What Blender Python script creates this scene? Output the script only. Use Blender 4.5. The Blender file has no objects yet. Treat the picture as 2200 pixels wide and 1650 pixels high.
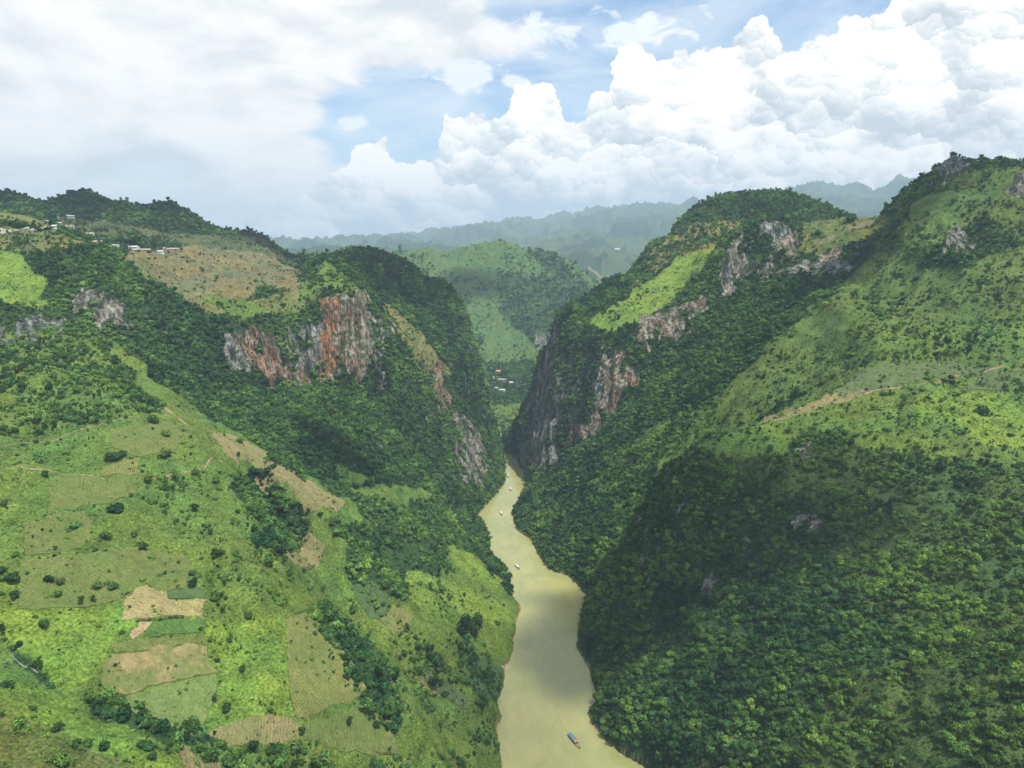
import bpy, bmesh, math, random, time
import numpy as np
from mathutils import Vector
from mathutils.geometry import delaunay_2d_cdt
T0 = time.time()
random.seed(7); rng = np.random.default_rng(7)
scene = bpy.context.scene
COL = scene.collection

# ------------------------------------------------------------------ camera
CAMZ = 500.0; PITCH = math.radians(10.75); F = 1487.0       # metres above the river, focal length in photo pixels
cam_d = bpy.data.cameras.new('camera'); cam = bpy.data.objects.new('camera', cam_d); COL.objects.link(cam)
cam.location = (0, 0, CAMZ); cam.rotation_euler = (math.pi/2 - PITCH, 0, 0)
cam_d.sensor_width = 36; cam_d.lens = 36*F/2200; cam_d.clip_start = 1; cam_d.clip_end = 60000
scene.camera = cam

# ------------------------------------------------------------------ light
SUN_DIR = Vector((0.31, -0.27, 0.91)).normalized()          # towards the sun
sun_d = bpy.data.lights.new('sun', 'SUN'); sun = bpy.data.objects.new('sun', sun_d); COL.objects.link(sun)
sun_d.energy = 5.0; sun_d.angle = math.radians(0.6); sun_d.color = (1.0, 0.955, 0.87)
sun.rotation_euler = SUN_DIR.to_track_quat('Z', 'Y').to_euler()
scene.view_settings.view_transform = 'Standard'; scene.view_settings.look = 'None'
scene.view_settings.exposure = 0.44; scene.view_settings.gamma = 1.0
scene.view_settings.use_curve_mapping = False
scene.render.engine = 'CYCLES'; cy = scene.cycles
cy.max_bounces = 3; cy.diffuse_bounces = 2; cy.glossy_bounces = 2; cy.transmission_bounces = 1; cy.volume_bounces = 0; cy.transparent_max_bounces = 8
CP, SP = math.cos(PITCH), math.sin(PITCH)
class NT:
    def __init__(s, name, world=None):
        if world is None:
            s.m = bpy.data.materials.new(name); s.m.use_nodes = True; s.t = s.m.node_tree; s.t.nodes.clear()
        else: s.t = world.node_tree
    def n(s, typ, _props=None, **ins):
        nd = s.t.nodes.new(typ)
        for k, v in (_props or {}).items(): setattr(nd, k, v)
        for k, v in ins.items():
            k2 = int(k[1:]) if k[0] == '_' and k[1:].isdigit() else k.replace('_', ' ')
            sock = nd.inputs[k2]
            if isinstance(v, bpy.types.NodeSocket): s.t.links.new(v, sock)
            elif v is not None: sock.default_value = v
        return nd
    def math(s, op, a, b=None, c=None, clamp=False):
        nd = s.t.nodes.new('ShaderNodeMath'); nd.operation = op; nd.use_clamp = clamp
        for i, v in enumerate((a, b, c)):
            if v is None: continue
            if isinstance(v, bpy.types.NodeSocket): s.t.links.new(v, nd.inputs[i])
            else: nd.inputs[i].default_value = v
        return nd.outputs[0]
    def vmath(s, op, a, b=None):
        nd = s.t.nodes.new('ShaderNodeVectorMath'); nd.operation = op
        for i, v in enumerate((a, b)):
            if v is None: continue
            if isinstance(v, bpy.types.NodeSocket): s.t.links.new(v, nd.inputs[i])
            elif op == 'SCALE' and i == 1: nd.inputs['Scale'].default_value = v
            else: nd.inputs[i].default_value = v
        return nd.outputs['Value'] if op in ('DOT_PRODUCT', 'LENGTH') else nd.outputs[0]
    def mix(s, f, a, b, blend='MIX'):
        nd = s.t.nodes.new('ShaderNodeMix'); nd.data_type = 'RGBA'; nd.blend_type = blend
        for i, v in ((0, f), (6, a), (7, b)):
            if isinstance(v, bpy.types.NodeSocket): s.t.links.new(v, nd.inputs[i])
            else: nd.inputs[i].default_value = v if i == 0 or len(v) == 4 else (*v, 1)
        return nd.outputs[2]
    def ramp(s, f, stops):
        nd = s.t.nodes.new('ShaderNodeValToRGB'); s.t.links.new(f, nd.inputs[0]); cr = nd.color_ramp
        while len(cr.elements) > len(stops): cr.elements.remove(cr.elements[-1])
        while len(cr.elements) < len(stops): cr.elements.new(.5)
        for e, (p, c) in zip(cr.elements, stops):
            e.position = p; e.color = (c, c, c, 1) if isinstance(c, (int, float)) else (*c, 1)
        return nd.outputs[0]
    def noise(s, vec, scale, detail=4, rough=.55, out=0, **k):
        nd = s.n('ShaderNodeTexNoise', None, Vector=vec, Scale=scale, Detail=detail, Roughness=rough, **k); return nd.outputs[out]
    def attr(s, name, kind='GEOMETRY'):
        nd = s.t.nodes.new('ShaderNodeAttribute'); nd.attribute_name = name; nd.attribute_type = kind; return nd
    def surf(s, color, rough=.9, bump=None, bstr=1, bdist=1, spec=.2, metallic=0, **k):
        b = s.n('ShaderNodeBsdfPrincipled', None, Base_Color=color, Roughness=rough, Metallic=metallic)
        b.inputs['Specular IOR Level'].default_value = spec
        if bump is not None:
            bn = s.n('ShaderNodeBump', None, Height=bump, Strength=bstr, Distance=bdist); s.t.links.new(bn.outputs[0], b.inputs['Normal'])
        o = s.n('ShaderNodeOutputMaterial', None, Surface=b.outputs[0]); return s.m
#WORLD#
def sky_world():
    world = bpy.data.worlds.new('World'); scene.world = world; world.use_nodes = True; world.node_tree.nodes.clear()
    world.cycles.sampling_method = 'MANUAL'; world.cycles.sample_map_resolution = 256
    t = NT('', world)
    sk = t.n('ShaderNodeTexSky', dict(sky_type='NISHITA', sun_disc=False, sun_elevation=math.asin(SUN_DIR.z), sun_rotation=math.atan2(SUN_DIR.x, SUN_DIR.y)))
    sk.air_density = 1.0; sk.dust_density = 1.2; sk.ozone_density = 1.6
    D = t.n('ShaderNodeTexCoord').outputs['Generated']; s = t.n('ShaderNodeSeparateXYZ', None, Vector=D)
    th = t.math('ARCTAN2', s.outputs[0], s.outputs[1]); el = t.math('ARCSINE', s.outputs[2], clamp=False)
    def te(u, v):                                        # photo pixel -> azimuth, elevation
        a = (u-1100)/F; b = (v-825)/F; y = CP-b*SP; z = -(SP+b*CP); r = math.sqrt(a*a+y*y)
        return math.atan2(a, y), math.atan2(z, r)
    def vec(a, b, c=0.0): return t.n('ShaderNodeCombineXYZ', None, X=a, Y=b, Z=c).outputs[0]
    def smooth(x, a, b): 
        nd = t.n('ShaderNodeMapRange', dict(interpolation_type='SMOOTHSTEP'), Value=x, _1=a, _2=b); return nd.outputs[0]
    P0 = vec(th, el)
    # cumulus skyline
    prof = [(-900,540),(200,560),(430,520),(470,478),(560,462),(640,430),(690,372),(735,372),(752,312),(790,294),(835,300),(862,330),(900,352),(935,345),(948,262),(965,246),(1040,248),(1062,262),(1085,262),(1092,215),(1130,182),(1160,172),(1190,190),(1203,240),(1240,262),(1262,250),(1272,200),(1312,185),(1318,122),(1350,108),(1400,112),(1420,128),(1440,112),(1468,112),(1482,135),(1500,108),(1560,98),(1590,72),(1640,52),(1680,88),(1760,82),(1830,32),(1905,12),(1925,-60),(2300,-160),(2900,-60)]
    pts = sorted(te(*p) for p in prof)
    fc = t.n('ShaderNodeFloatCurve'); cv = fc.mapping.curves[0]; fc.mapping.use_clip = False
    T0_, T1_ = -1.0, 1.0; E1_ = .6
    pp = [(((a-T0_)/(T1_-T0_)), b/E1_) for a, b in pts if T0_ < a < T1_]
    pp = [(0, 0.0)] + pp + [(1, .25)]
    while len(cv.points) < len(pp): cv.points.new(.5, .5)
    for q, (a, b) in zip(cv.points, pp): q.location = (a, b); q.handle_type = 'AUTO_CLAMPED'
    fc.mapping.update()
    warpn = t.n('ShaderNodeTexNoise', None, Vector=P0, Scale=26., Detail=5., Roughness=.6)
    wv = t.vmath('SCALE', t.vmath('SUBTRACT', warpn.outputs['Color'], (.5, .5, .5)), .035)
    Pw = t.vmath('ADD', P0, wv); sw = t.n('ShaderNodeSeparateXYZ', None, Vector=Pw)
    xx = t.math('DIVIDE', t.math('SUBTRACT', sw.outputs[0], T0_), T1_-T0_); t.t.links.new(xx, fc.inputs['Value'])
    top = t.math('MULTIPLY', fc.outputs[0], E1_)
    def billow(P_, sc):
        v = t.n('ShaderNodeTexVoronoi', dict(feature='SMOOTH_F1', normalize=True), Vector=P_, Scale=sc, Detail=3.5, Roughness=.55, Smoothness=.35); return v.outputs['Distance']
    Pb = t.vmath('ADD', t.n('ShaderNodeMapping', None, Vector=P0, Scale=(1, 1.15, 1)).outputs[0], t.vmath('SCALE', wv, .8))
    off2 = t.vmath('ADD', Pb, (.012, .024, 0))
    def puffs(P_, sc, rnd=1.0):
        v = t.n('ShaderNodeTexVoronoi', dict(feature='F1', voronoi_dimensions='2D'), Vector=P_, Scale=sc, Randomness=rnd)
        o_ = t.vmath('SCALE', t.vmath('SUBTRACT', P_, v.outputs['Position']), sc)
        return t.vmath('DOT_PRODUCT', o_, (.30, .95, 0)), v.outputs['Distance']
    w2 = t.vmath('SCALE', t.vmath('SUBTRACT', t.n('ShaderNodeTexNoise', None, Vector=P0, Scale=70., Detail=4., Roughness=.6).outputs['Color'], (.5, .5, .5)), .016)
    Pf = t.vmath('ADD', Pb, w2)
    l1, d1 = puffs(Pf, 11.); l2, d2 = puffs(Pf, 27.); l3, d3 = puffs(Pf, 62.)
    n0 = t.noise(Pb, 8.5, 7, .55); n1 = t.noise(off2, 8.5, 7, .55)
    dome = t.math('ADD', t.math('MULTIPLY', t.math('SUBTRACT', .42, d1), .020), t.math('ADD', t.math('MULTIPLY', t.math('SUBTRACT', .42, d2), .020), t.math('MULTIPLY', t.math('SUBTRACT', .42, d3), .009)))
    edge = t.math('ADD', t.math('SUBTRACT', top, sw.outputs[1]), dome)
    cmask = smooth(edge, -.0008, .0035)
    relief = t.math('ADD', t.math('ADD', t.math('MULTIPLY', l1, .42), t.math('ADD', t.math('MULTIPLY', l2, .34), t.math('MULTIPLY', l3, .20))), t.math('MULTIPLY', t.math('SUBTRACT', n0, n1), 2.2))
    # upper parts towards the sun are blown out, the base is grey blue
    gl = smooth(el, .0, .16); gr = smooth(th, -.35, .35)
    depth = smooth(edge, .0, .14)
    lum = t.math('ADD', t.math('ADD', relief, t.math('ADD', t.math('MULTIPLY', gl, .34), t.math('MULTIPLY', gr, .10))), t.math('MULTIPLY', depth, -.16))
    big = t.noise(P0, 4.2, 4, .5); lum = t.math('ADD', lum, t.math('MULTIPLY', t.math('SUBTRACT', big, .5), 1.5))
    ccol = t.ramp(t.math('ADD', lum, .30), [(.06, (.40, .46, .52)), (.30, (.53, .58, .62)), (.50, (.67, .70, .715)), (.66, (.78, .785, .785)), (.82, (.86, .86, .85))])
    # high sheets
    def blob(u, v, ru, rv, rot=0):
        a, e = te(u, v); dx = t.math('SUBTRACT', th, a); dy = t.math('SUBTRACT', el, e)
        if rot: c_, s_ = math.cos(rot), math.sin(rot); dx, dy = t.math('ADD', t.math('MULTIPLY', dx, c_), t.math('MULTIPLY', dy, s_)), t.math('SUBTRACT', t.math('MULTIPLY', dy, c_), t.math('MULTIPLY', dx, s_))
        dx = t.math('DIVIDE', dx, ru/F); dy = t.math('DIVIDE', dy, rv/F)
        return t.math('SUBTRACT', 1.0, t.math('SQRT', t.math('ADD', t.math('MULTIPLY', dx, dx), t.math('MULTIPLY', dy, dy))))
    sheet = blob(-150, 60, 900, 330)
    for b in ((520,190,260,150), (700,60,420,95), (330,250,430,110,-.15), (60,300,260,110), (1000,30,150,50), (-900,100,900,400)): sheet = t.math('MAXIMUM', sheet, blob(*b))
    for b in ((850,235,250,120), (1120,215,190,100), (1060,20,110,45), (1420,25,170,50)): sheet = t.math('SUBTRACT', sheet, t.math('MAXIMUM', t.math('MULTIPLY', blob(*b), .8), 0.))
    Ps = t.n('ShaderNodeMapping', None, Vector=P0, Scale=(1, 2.1, 1)).outputs[0]
    ns = t.n('ShaderNodeTexNoise', None, Vector=Ps, Scale=5.5, Detail=8., Roughness=.58, Distortion=.35).outputs[0]
    ns2 = t.n('ShaderNodeTexNoise', None, Vector=t.vmath('ADD', Ps, (.02, .05, 0)), Scale=5.5, Detail=5., Roughness=.5, Distortion=.35).outputs[0]
    away = smooth(t.math('ABSOLUTE', th), .75, 1.1); high = smooth(el, .36, .6)
    cover = t.math('ADD', t.math('MULTIPLY', t.math('SUBTRACT', ns, .5), 2.2), t.math('MULTIPLY', t.math('MAXIMUM', sheet, t.math('SUBTRACT', t.math('MULTIPLY', t.math('MAXIMUM', away, high), .5), .42)), 1.0))
    smask = smooth(cover, -.12, .26)
    sl = t.math('ADD', t.math('MULTIPLY', t.math('SUBTRACT', ns, ns2), 3.0), t.math('MULTIPLY', t.math('SUBTRACT', t.noise(P0, 3.1, 5, .55), .5), 2.2))
    scol = t.ramp(t.math('ADD', sl, .50), [(.10, (.52, .58, .62)), (.45, (.645, .68, .70)), (.85, (.77, .78, .775))])
    # thin streaks everywhere
    Pc = t.n('ShaderNodeMapping', None, Vector=P0, Scale=(1, 4.5, 1), Rotation=(0, 0, .12)).outputs[0]
    cir = t.n('ShaderNodeTexNoise', None, Vector=Pc, Scale=3.6, Detail=8., Roughness=.62, Distortion=.9).outputs[0]
    cmk = t.math('MULTIPLY', smooth(cir, .30, .72), .70)
    lowl = t.math('MULTIPLY', smooth(el, .17, .04), t.math('ADD', .35, t.math('MULTIPLY', smooth(th, -.15, -.4), .55)))
    # small bright cloud patch in the blue, and little puffs
    pat = t.math('MAXIMUM', blob(1000,158,105,42,.05), blob(1120,182,60,22,-.2)); 
    for b in ((755,268,44,22), (600,368,14,6), (1170,70,150,60), (1380,60,200,60)): pat = t.math('MAXIMUM', pat, t.math('SUBTRACT', blob(*b), .0 if b[0] < 900 else .25))
    pn = t.n('ShaderNodeTexNoise', None, Vector=Ps, Scale=22., Detail=7., Roughness=.62, Distortion=.5).outputs[0]
    pm = smooth(t.math('ADD', pat, t.math('MULTIPLY', t.math('SUBTRACT', pn, .52), 2.2)), .12, .55)
    skyc = t.mix(1, t.vmath('SCALE', sk.outputs[0], .125), (1.0, 1.12, 1.16), 'MULTIPLY')
    c = t.mix(cmk, skyc, (.76, .80, .83)); c = t.mix(lowl, c, (.80, .80, .79)); c = t.mix(t.math('MULTIPLY', pm, .9), c, (.84, .86, .865))
    c = t.mix(smask, c, t.vmath('MULTIPLY', scol, (1.20, 1.12, 1.06))); c = t.mix(cmask, c, t.vmath('MULTIPLY', ccol, (1.28, 1.20, 1.13)))
    hz = smooth(el, .035, -.01); c = t.mix(t.math('MULTIPLY', hz, .35), c, (.78, .80, .80))
    lo = smooth(el, -.01, -.12); c = t.mix(lo, c, (.10, .14, .10))
    bg = t.n('ShaderNodeBackground', None, Color=c, Strength=1.0); t.n('ShaderNodeOutputWorld', None, Surface=bg.outputs[0])
sky_world()
#ENDWORLD#

# ------------------------------------------------------------------ geometry of the view
CP, SP = math.cos(PITCH), math.sin(PITCH)
def ground(u, v, D):
    """photo pixel and distance north -> world point"""
    a = (u-1100)/F; b = (v-825)/F
    den = CP - b*SP
    return (a/den*D, D, CAMZ - (SP + b*CP)/den*D)
def dist0(v):
    b = (v-825)/F
    return CAMZ*(CP - b*SP)/(SP + b*CP)
def project(x, y, z):
    dz = z - CAMZ
    depth = y*CP - dz*SP; up = y*SP + dz*CP
    return 1100 + F*x/depth, 825 - F*up/depth

# ------------------------------------------------------------------ noise
_perm = rng.permutation(4096).astype(np.int64)
_g = rng.normal(size=(4096, 3)); _g /= np.linalg.norm(_g, axis=1)[:, None]
def perlin(x, y, z):
    xi = np.floor(x).astype(np.int64); yi = np.floor(y).astype(np.int64); zi = np.floor(z).astype(np.int64)
    xf, yf, zf = x-xi, y-yi, z-zi
    f = lambda t: t*t*t*(t*(t*6-15)+10)
    u, v, w = f(xf), f(yf), f(zf); out = 0
    for i in (0, 1):
        for j in (0, 1):
            for k in (0, 1):
                h = _perm[(_perm[(_perm[(xi+i) & 4095] + yi+j) & 4095] + zi+k) & 4095]
                g = _g[h]
                d = g[..., 0]*(xf-i) + g[..., 1]*(yf-j) + g[..., 2]*(zf-k)
                out = out + d*(u if i else 1-u)*(v if j else 1-v)*(w if k else 1-w)
    return out*1.5
def fbm(x, y, z, wl, octs, gain=.5):
    s = 0; a = 1
    for o in range(octs):
        f = 2**o/wl
        s = s + a*perlin(x*f+17*o, y*f+5*o, z*f+9*o); a *= gain
    return s
def sstep(a, b, x):
    t = np.clip((x-a)/(b-a), 0, 1); return t*t*(3-2*t)

# ------------------------------------------------------------------ landform: ridge, rim, cliff foot, bank and gully lines
LEFT_BANK = [(1075,968),(1085,1000),(1083,1040),(1050,1080),(1022,1112),(1050,1150),(1053,1190),(1080,1215),(1098,1245),(1103,1285),(1124,1303),(1108,1340),(1105,1390),(1085,1440),(1075,1500),(1066,1560),(1075,1620),(1082,1650)]
RIGHT_BANK = [(1075,966),(1110,985),(1128,1010),(1130,1043),(1097,1100),(1110,1140),(1140,1160),(1155,1190),(1180,1228),(1218,1236),(1250,1265),(1265,1290),(1245,1330),(1237,1390),(1262,1430),(1282,1500),(1262,1540),(1300,1590),(1385,1650)]
def wp(u, v):
    p = ground(u, v, dist0(v)); return (p[0], p[1], 0.0)
lb = [wp(*p) for p in LEFT_BANK] + [(-45,440,0),(-60,200,0),(-60,-120,0),(-60,-420,0)]
rb = [wp(*p) for p in RIGHT_BANK] + [(165,470,0),(150,300,0),(110,-100,0),(100,-420,0)]
lb = [(-500,1880,0),(-250,1840,0),(-110,1760,0)] + lb
rb = [(-500,1950,0),(-250,1905,0),(-95,1840,0)] + rb
LINES = [lb, rb]
def farther(D): return D if D < 3700 else 3700+(D-3700)*3.0
SKYL = []
def S(*pts): SKYL.append(len(LINES)); L(*pts)
def L(*pts): LINES.append([ground(p[0], p[1], farther(p[2])) for p in pts])
def W(*pts): LINES.append(list(pts))
# --- near left
L((0,1380,405),(40,1420,398),(120,1470,392),(220,1512,385),(300,1555,378),(420,1600,372),(470,1650,372))      # gully
L((-200,1500,330),(0,1500,350),(100,1560,335),(250,1600,335),(380,1650,340))
L((-200,1650,270),(0,1650,290),(200,1650,310))
W((-400,150,330),(-200,150,220),(-110,200,90)); W((-400,-300,330),(-200,-300,200),(-100,-300,60))
L((-300,1300,420),(0,1300,440),(150,1330,445),(300,1310,470),(440,1290,505),(560,1270,545))
L((0,1420,405),(150,1430,408),(300,1480,415),(440,1500,430),(620,1520,455))
L((460,1640,376),(600,1650,415),(800,1650,470),(900,1650,512),(1000,1650,560))
L((-300,1130,520),(0,1130,525),(200,1130,560),(400,1130,615),(520,1150,640))
L((-300,1000,600),(0,1000,605),(200,1000,655),(400,1000,715))
L((-300,870,720),(0,870,730),(150,850,790),(280,850,835))
S((180,700,1000),(250,790,920),(330,860,850),(400,930,790),(460,985,742),(520,1080,690),(580,1170,645),(640,1270,600),(700,1350,568),(800,1440,535),(880,1530,522),(950,1600,520))  # spur crest
L((560,1040,810),(640,1180,750),(700,1280,705),(800,1370,670),(900,1460,645),(980,1560,615))    # trough right of the crest
L((480,930,850),(600,1010,800),(700,1100,775),(740,1165,745),(830,1270,715),(900,1330,700),(1000,1430,672),(1060,1500,665))     # second rib
L((620,990,910),(740,1100,860),(850,1200,815),(950,1280,790),(1040,1390,765))
L((640,930,1010),(760,1030,960),(880,1110,930),(960,1180,920),(1040,1240,930))
L((300,760,965),(450,860,960),(560,930,965))
L((500,850,1080),(600,870,1120),(700,860,1170),(800,880,1200),(880,960,1180),(960,1040,1190),(1000,1085,1210))
L((0,740,950),(80,720,975),(170,692,1010),(215,700,1020),(300,760,1010),(380,800,1030),(450,858,1050),(520,820,1130),(590,828,1180),(680,835,1215),(760,815,1240),(830,850,1270),(880,960,1250),(930,1010,1260),(990,1050,1280),(1030,1090,1300))   # foot of the left cliffs
L((0,680,985),(60,668,1000),(140,650,1030),(160,610,1050),(230,640,1050),(300,690,1050),(380,730,1075),(450,760,1100),(520,730,1160),(580,700,1200),(650,680,1240),(700,625,1265),(770,620,1290),(800,650,1320))     # rim
L((830,700,1370),(900,760,1380),(940,860,1380),(980,930,1360),(1010,970,1380),(1040,1030,1400))
L((-300,640,1040),(0,610,1050),(60,580,1100),(130,570,1110),(220,610,1090),(330,650,1100))
S((-300,560,1120),(0,545,1120),(50,520,1160),(120,500,1190),(200,515,1190),(260,545,1180),(330,600,1160),(430,665,1150),(520,690,1180),(590,660,1240),(650,620,1300),(700,590,1350),(760,600,1340))
S((-300,430,1260),(-100,435,1250),(0,450,1250),(60,462,1260),(115,486,1290))           # road hill
L((-200,500,1190),(0,492,1190),(110,494,1220))
L((-200,520,1330),(100,530,1330),(200,550,1400))
W((-900,1330,500),(-1200,1300,520))
L((280,565,1350),(400,600,1350),(520,610,1400),(620,600,1450))
L((150,500,1620),(250,528,1620),(330,535,1640),(450,545,1680),(560,560,1720),(640,590,1700))
L((120,465,1720),(230,470,1760),(340,500,1760),(450,520,1800),(520,510,1860),(600,560,1850))
S((-300,440,1850),(-100,420,1850),(-40,412,1850),(0,408,1850),(15,406,1850),(32,419,1850),(64,438,1850),(89,444,1870),(105,434,1890),(127,425,1900),(153,417,1900),(178,412,1900),(204,415,1900),(223,431,1900),(239,433,1900),(274,440,1900),(296,446,1900),(328,447,1900),(338,438,1900),(346,431,1900),(366,430,1900),(384,440,1900),(398,449,1900),(427,475,1910),(455,499,1940),(468,489,1960),(509,500,1980),(532,498,1990),(554,494,2000),(589,522,2000),(624,543,1990),(655,574,1950))
L((-300,480,2200),(200,520,2300),(500,560,2300),(640,610,2200))
S((640,545,2250),(655,538,2250),(685,545,2230),(700,560,2200))
S((660,580,1600),(690,555,1520),(705,541,1500),(730,560,1500),(780,610,1480),(830,660,1500))        # pinnacle above red cliff
L((640,600,1560),(600,600,1500))
L((720,600,1640),(800,640,1600),(880,740,1520),(930,820,1480),(970,900,1450))
S((720,545,1800),(760,532,1800),(810,530,1800),(850,540,1800),(885,555,1780),(905,585,1740),(935,590,1730),(965,600,1720),(995,640,1700),(1012,680,1690),(1025,740,1680),(1040,820,1670),(1055,890,1680),(1068,950,1695))   # canyon wall skyline
L((880,640,1680),(940,680,1650),(980,760,1600),(1000,860,1560),(1030,950,1530),(1060,1000,1520))
W((-200,1990,250),(-350,2050,380),(-160,1890,60),(-500,2030,150)); W((-700,2100,420),(-900,2300,430))
L((700,600,2000),(800,560,1950))
# --- right
S((1268,1232,925),(1320,1190,905),(1368,1150,890),(1378,1090,890),(1390,1050,890),(1440,988,890),(1530,938,890),(1640,902,895),(1760,852,915),(1850,800,950),(1900,760,990))      # near spur crest
L((1330,1230,860),(1430,1180,830),(1560,1140,800),(1700,1100,780),(1900,1080,740),(2200,1060,680),(2500,1060,650))
L((1300,1330,830),(1400,1320,780),(1550,1300,720),(1750,1280,660),(2000,1260,600),(2200,1250,560),(2500,1260,530))
L((1310,1480,690),(1400,1470,655),(1600,1460,590),(1850,1450,530),(2200,1450,460),(2500,1450,430))
L((1330,1580,630),(1420,1600,590),(1600,1610,520),(1900,1640,450),(2200,1650,400),(2500,1650,380))
W((300,150,240),(550,100,330),(220,150,110)); W((300,-300,240),(600,-300,330),(180,-300,80))
L((1500,1010,850),(1640,990,840),(1800,960,830),(2000,990,770),(2200,1010,720),(2500,1020,700))
L((1700,930,880),(1850,900,880),(2000,900,850),(2200,920,800),(2500,930,770))
L((1800,850,925),(2000,840,900),(2200,860,860),(2500,870,840))
L((1880,780,985),(2000,770,970),(2200,790,930),(2500,800,910))
L((1850,720,1060),(2000,690,1060),(2200,680,1020),(2500,680,1000))
L((1700,680,1180),(1850,640,1160),(2000,600,1150),(2200,540,1120),(2500,500,1100))
L((1800,585,1290),(1900,530,1290),(2000,470,1270),(2150,430,1220),(2300,420,1200))
S((1880,490,1480),(1910,445,1480),(1960,385,1450),(1985,382,1440),(2020,345,1400),(2050,327,1380),(2080,338,1370),(2130,345,1350),(2180,345,1330),(2300,350,1300),(2600,380,1300))    # right skyline
L((1900,500,1700),(2100,470,1700),(2300,450,1650))
# gully behind the near spur and the second slope
L((1275,1215,960),(1330,1190,965),(1390,1130,970),(1440,1060,980),(1530,990,990),(1620,955,990),(1680,905,1000))
L((1110,1095,1270),(1180,1060,1230),(1260,1010,1190),(1400,940,1140),(1520,880,1100),(1640,820,1090),(1760,770,1080))
L((1150,1170,1110),(1220,1150,1080),(1300,1120,1060),(1400,1050,1060),(1500,970,1060))
L((1150,1050,1370),(1200,1005,1350),(1290,925,1340),(1340,880,1340),(1380,830,1340),(1430,790,1350),(1480,740,1370),(1520,690,1400),(1550,645,1430),(1600,610,1450),(1680,590,1450),(1760,590,1420))    # cliff foot
L((1250,960,1280),(1400,850,1250),(1520,780,1220),(1640,700,1240),(1750,640,1280))
L((1196,1000,1400),(1190,900,1440),(1195,800,1470),(1205,720,1510),(1225,665,1540))   # corner of right wall
S((1290,860,1375),(1290,780,1395),(1300,720,1415),(1370,690,1420),(1440,670,1430),(1500,640,1440),(1545,590,1460),(1560,530,1475),(1590,490,1500),(1650,465,1510),(1710,490,1500),(1740,530,1480))   # rim
L((1270,700,1450),(1360,650,1500),(1450,600,1550),(1530,540,1600))
S((1195,680,1620),(1240,650,1640),(1285,610,1660),(1320,590,1680),(1345,597,1690),(1375,550,1760),(1405,512,1800),(1440,510,1820),(1460,470,1900),(1500,435,1950),(1560,415,2000),(1640,404,2000),(1690,408,2000),(1740,422,1980),(1780,445,1950),(1812,466,1900),(1870,468,1850),(1900,460,1800))   # skyline
L((1135,845,1640),(1150,800,1640),(1165,755,1640),(1180,715,1640))
L((1130,1030,1500),(1128,960,1560),(1128,900,1610))
L((1078,945,1725),(1095,925,1735),(1115,895,1740),(1130,865,1700))
L((1600,520,1700),(1700,510,1700),(1740,500,1650))
L((1750,560,1520),(1800,530,1560),(1850,510,1600),(1880,490,1620))
W((80,1900,60),(250,1950,250),(500,2150,450),(900,2250,450),(1300,2300,500)); W((60,1800,15),(150,1850,120))
# --- valley beyond the gorge
L((1060,935,1850),(1100,920,1890)); W((-50,1900,10),(-100,2000,25),(60,2000,25))
L((1000,860,2100),(1060,850,2120),(1160,850,2120),(1250,830,2150))
L((900,780,2450),(1060,780,2500),(1160,770,2500),(1300,750,2550))
L((880,700,2850),(1000,710,2900),(1130,720,2850),(1180,700,2800),(1300,690,2800))
L((900,600,3200),(1000,610,3250),(1100,620,3200),(1200,640,3100),(1280,680,3000))
S((780,545,3500),(870,533,3500),(910,545,3500),(980,530,3550),(1060,516,3600),(1105,516,3600),(1130,520,3600),(1170,535,3500),(1210,552,3400),(1250,590,3300),(1278,628,3200))
W((-1200,4300,380),(-200,4500,300),(400,4300,200),(700,3600,150))
L((1180,620,4200),(1300,620,4300),(1400,600,4400))
L((1200,560,5000),(1270,525,5000),(1330,545,5000),(1400,560,4800),(1500,560,4600))
L((700,540,7000),(860,530,7000),(905,518,7000),(950,520,7000),(1010,510,7000),(1040,522,6800))
L((300,560,9500),(640,545,9500),(760,532,9500))
L((1040,505,7600),(1100,495,7600),(1180,480,7600),(1210,483,7600),(1250,468,7600),(1310,470,7700),(1380,460,7700),(1440,445,7800),(1500,435,7800),(1545,418,7800),(1600,440,7800),(1700,440,7800),(1745,418,7400),(1800,412,7200),(1860,415,7200),(1912,395,7200),(1950,400,7200),(2300,410,7200),(2700,420,7200))
L((1100,540,6000),(1300,510,6200),(1450,490,6200),(1800,470,5600),(2000,470,5600))
W((3000,3500,500),(2000,3000,500),(1800,2000,600),(1500,1000,600),(1500,0,500),(1200,-400,450))
W((-1500,3500,450),(-1900,2200,520),(-1600,1500,560),(-1400,700,560),(-1200,0,500),(-1000,-400,450))
W((-36000,-400,600),(-36000,12000,600),(-36000,33000,300),(0,33000,300),(36000,33000,500),(36000,12000,600),(36000,-400,600),(0,-400,-5))
L((850,548,5400),(1000,535,5400),(1100,528,5300),(1240,505,5400),(1330,520,5300),(1420,500,5300),(1520,505,5200))
L((900,560,4900),(1100,560,4900),(1300,560,5000))
W((-6000,3000,500),(-5500,9000,450),(6000,3000,600))

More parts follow.
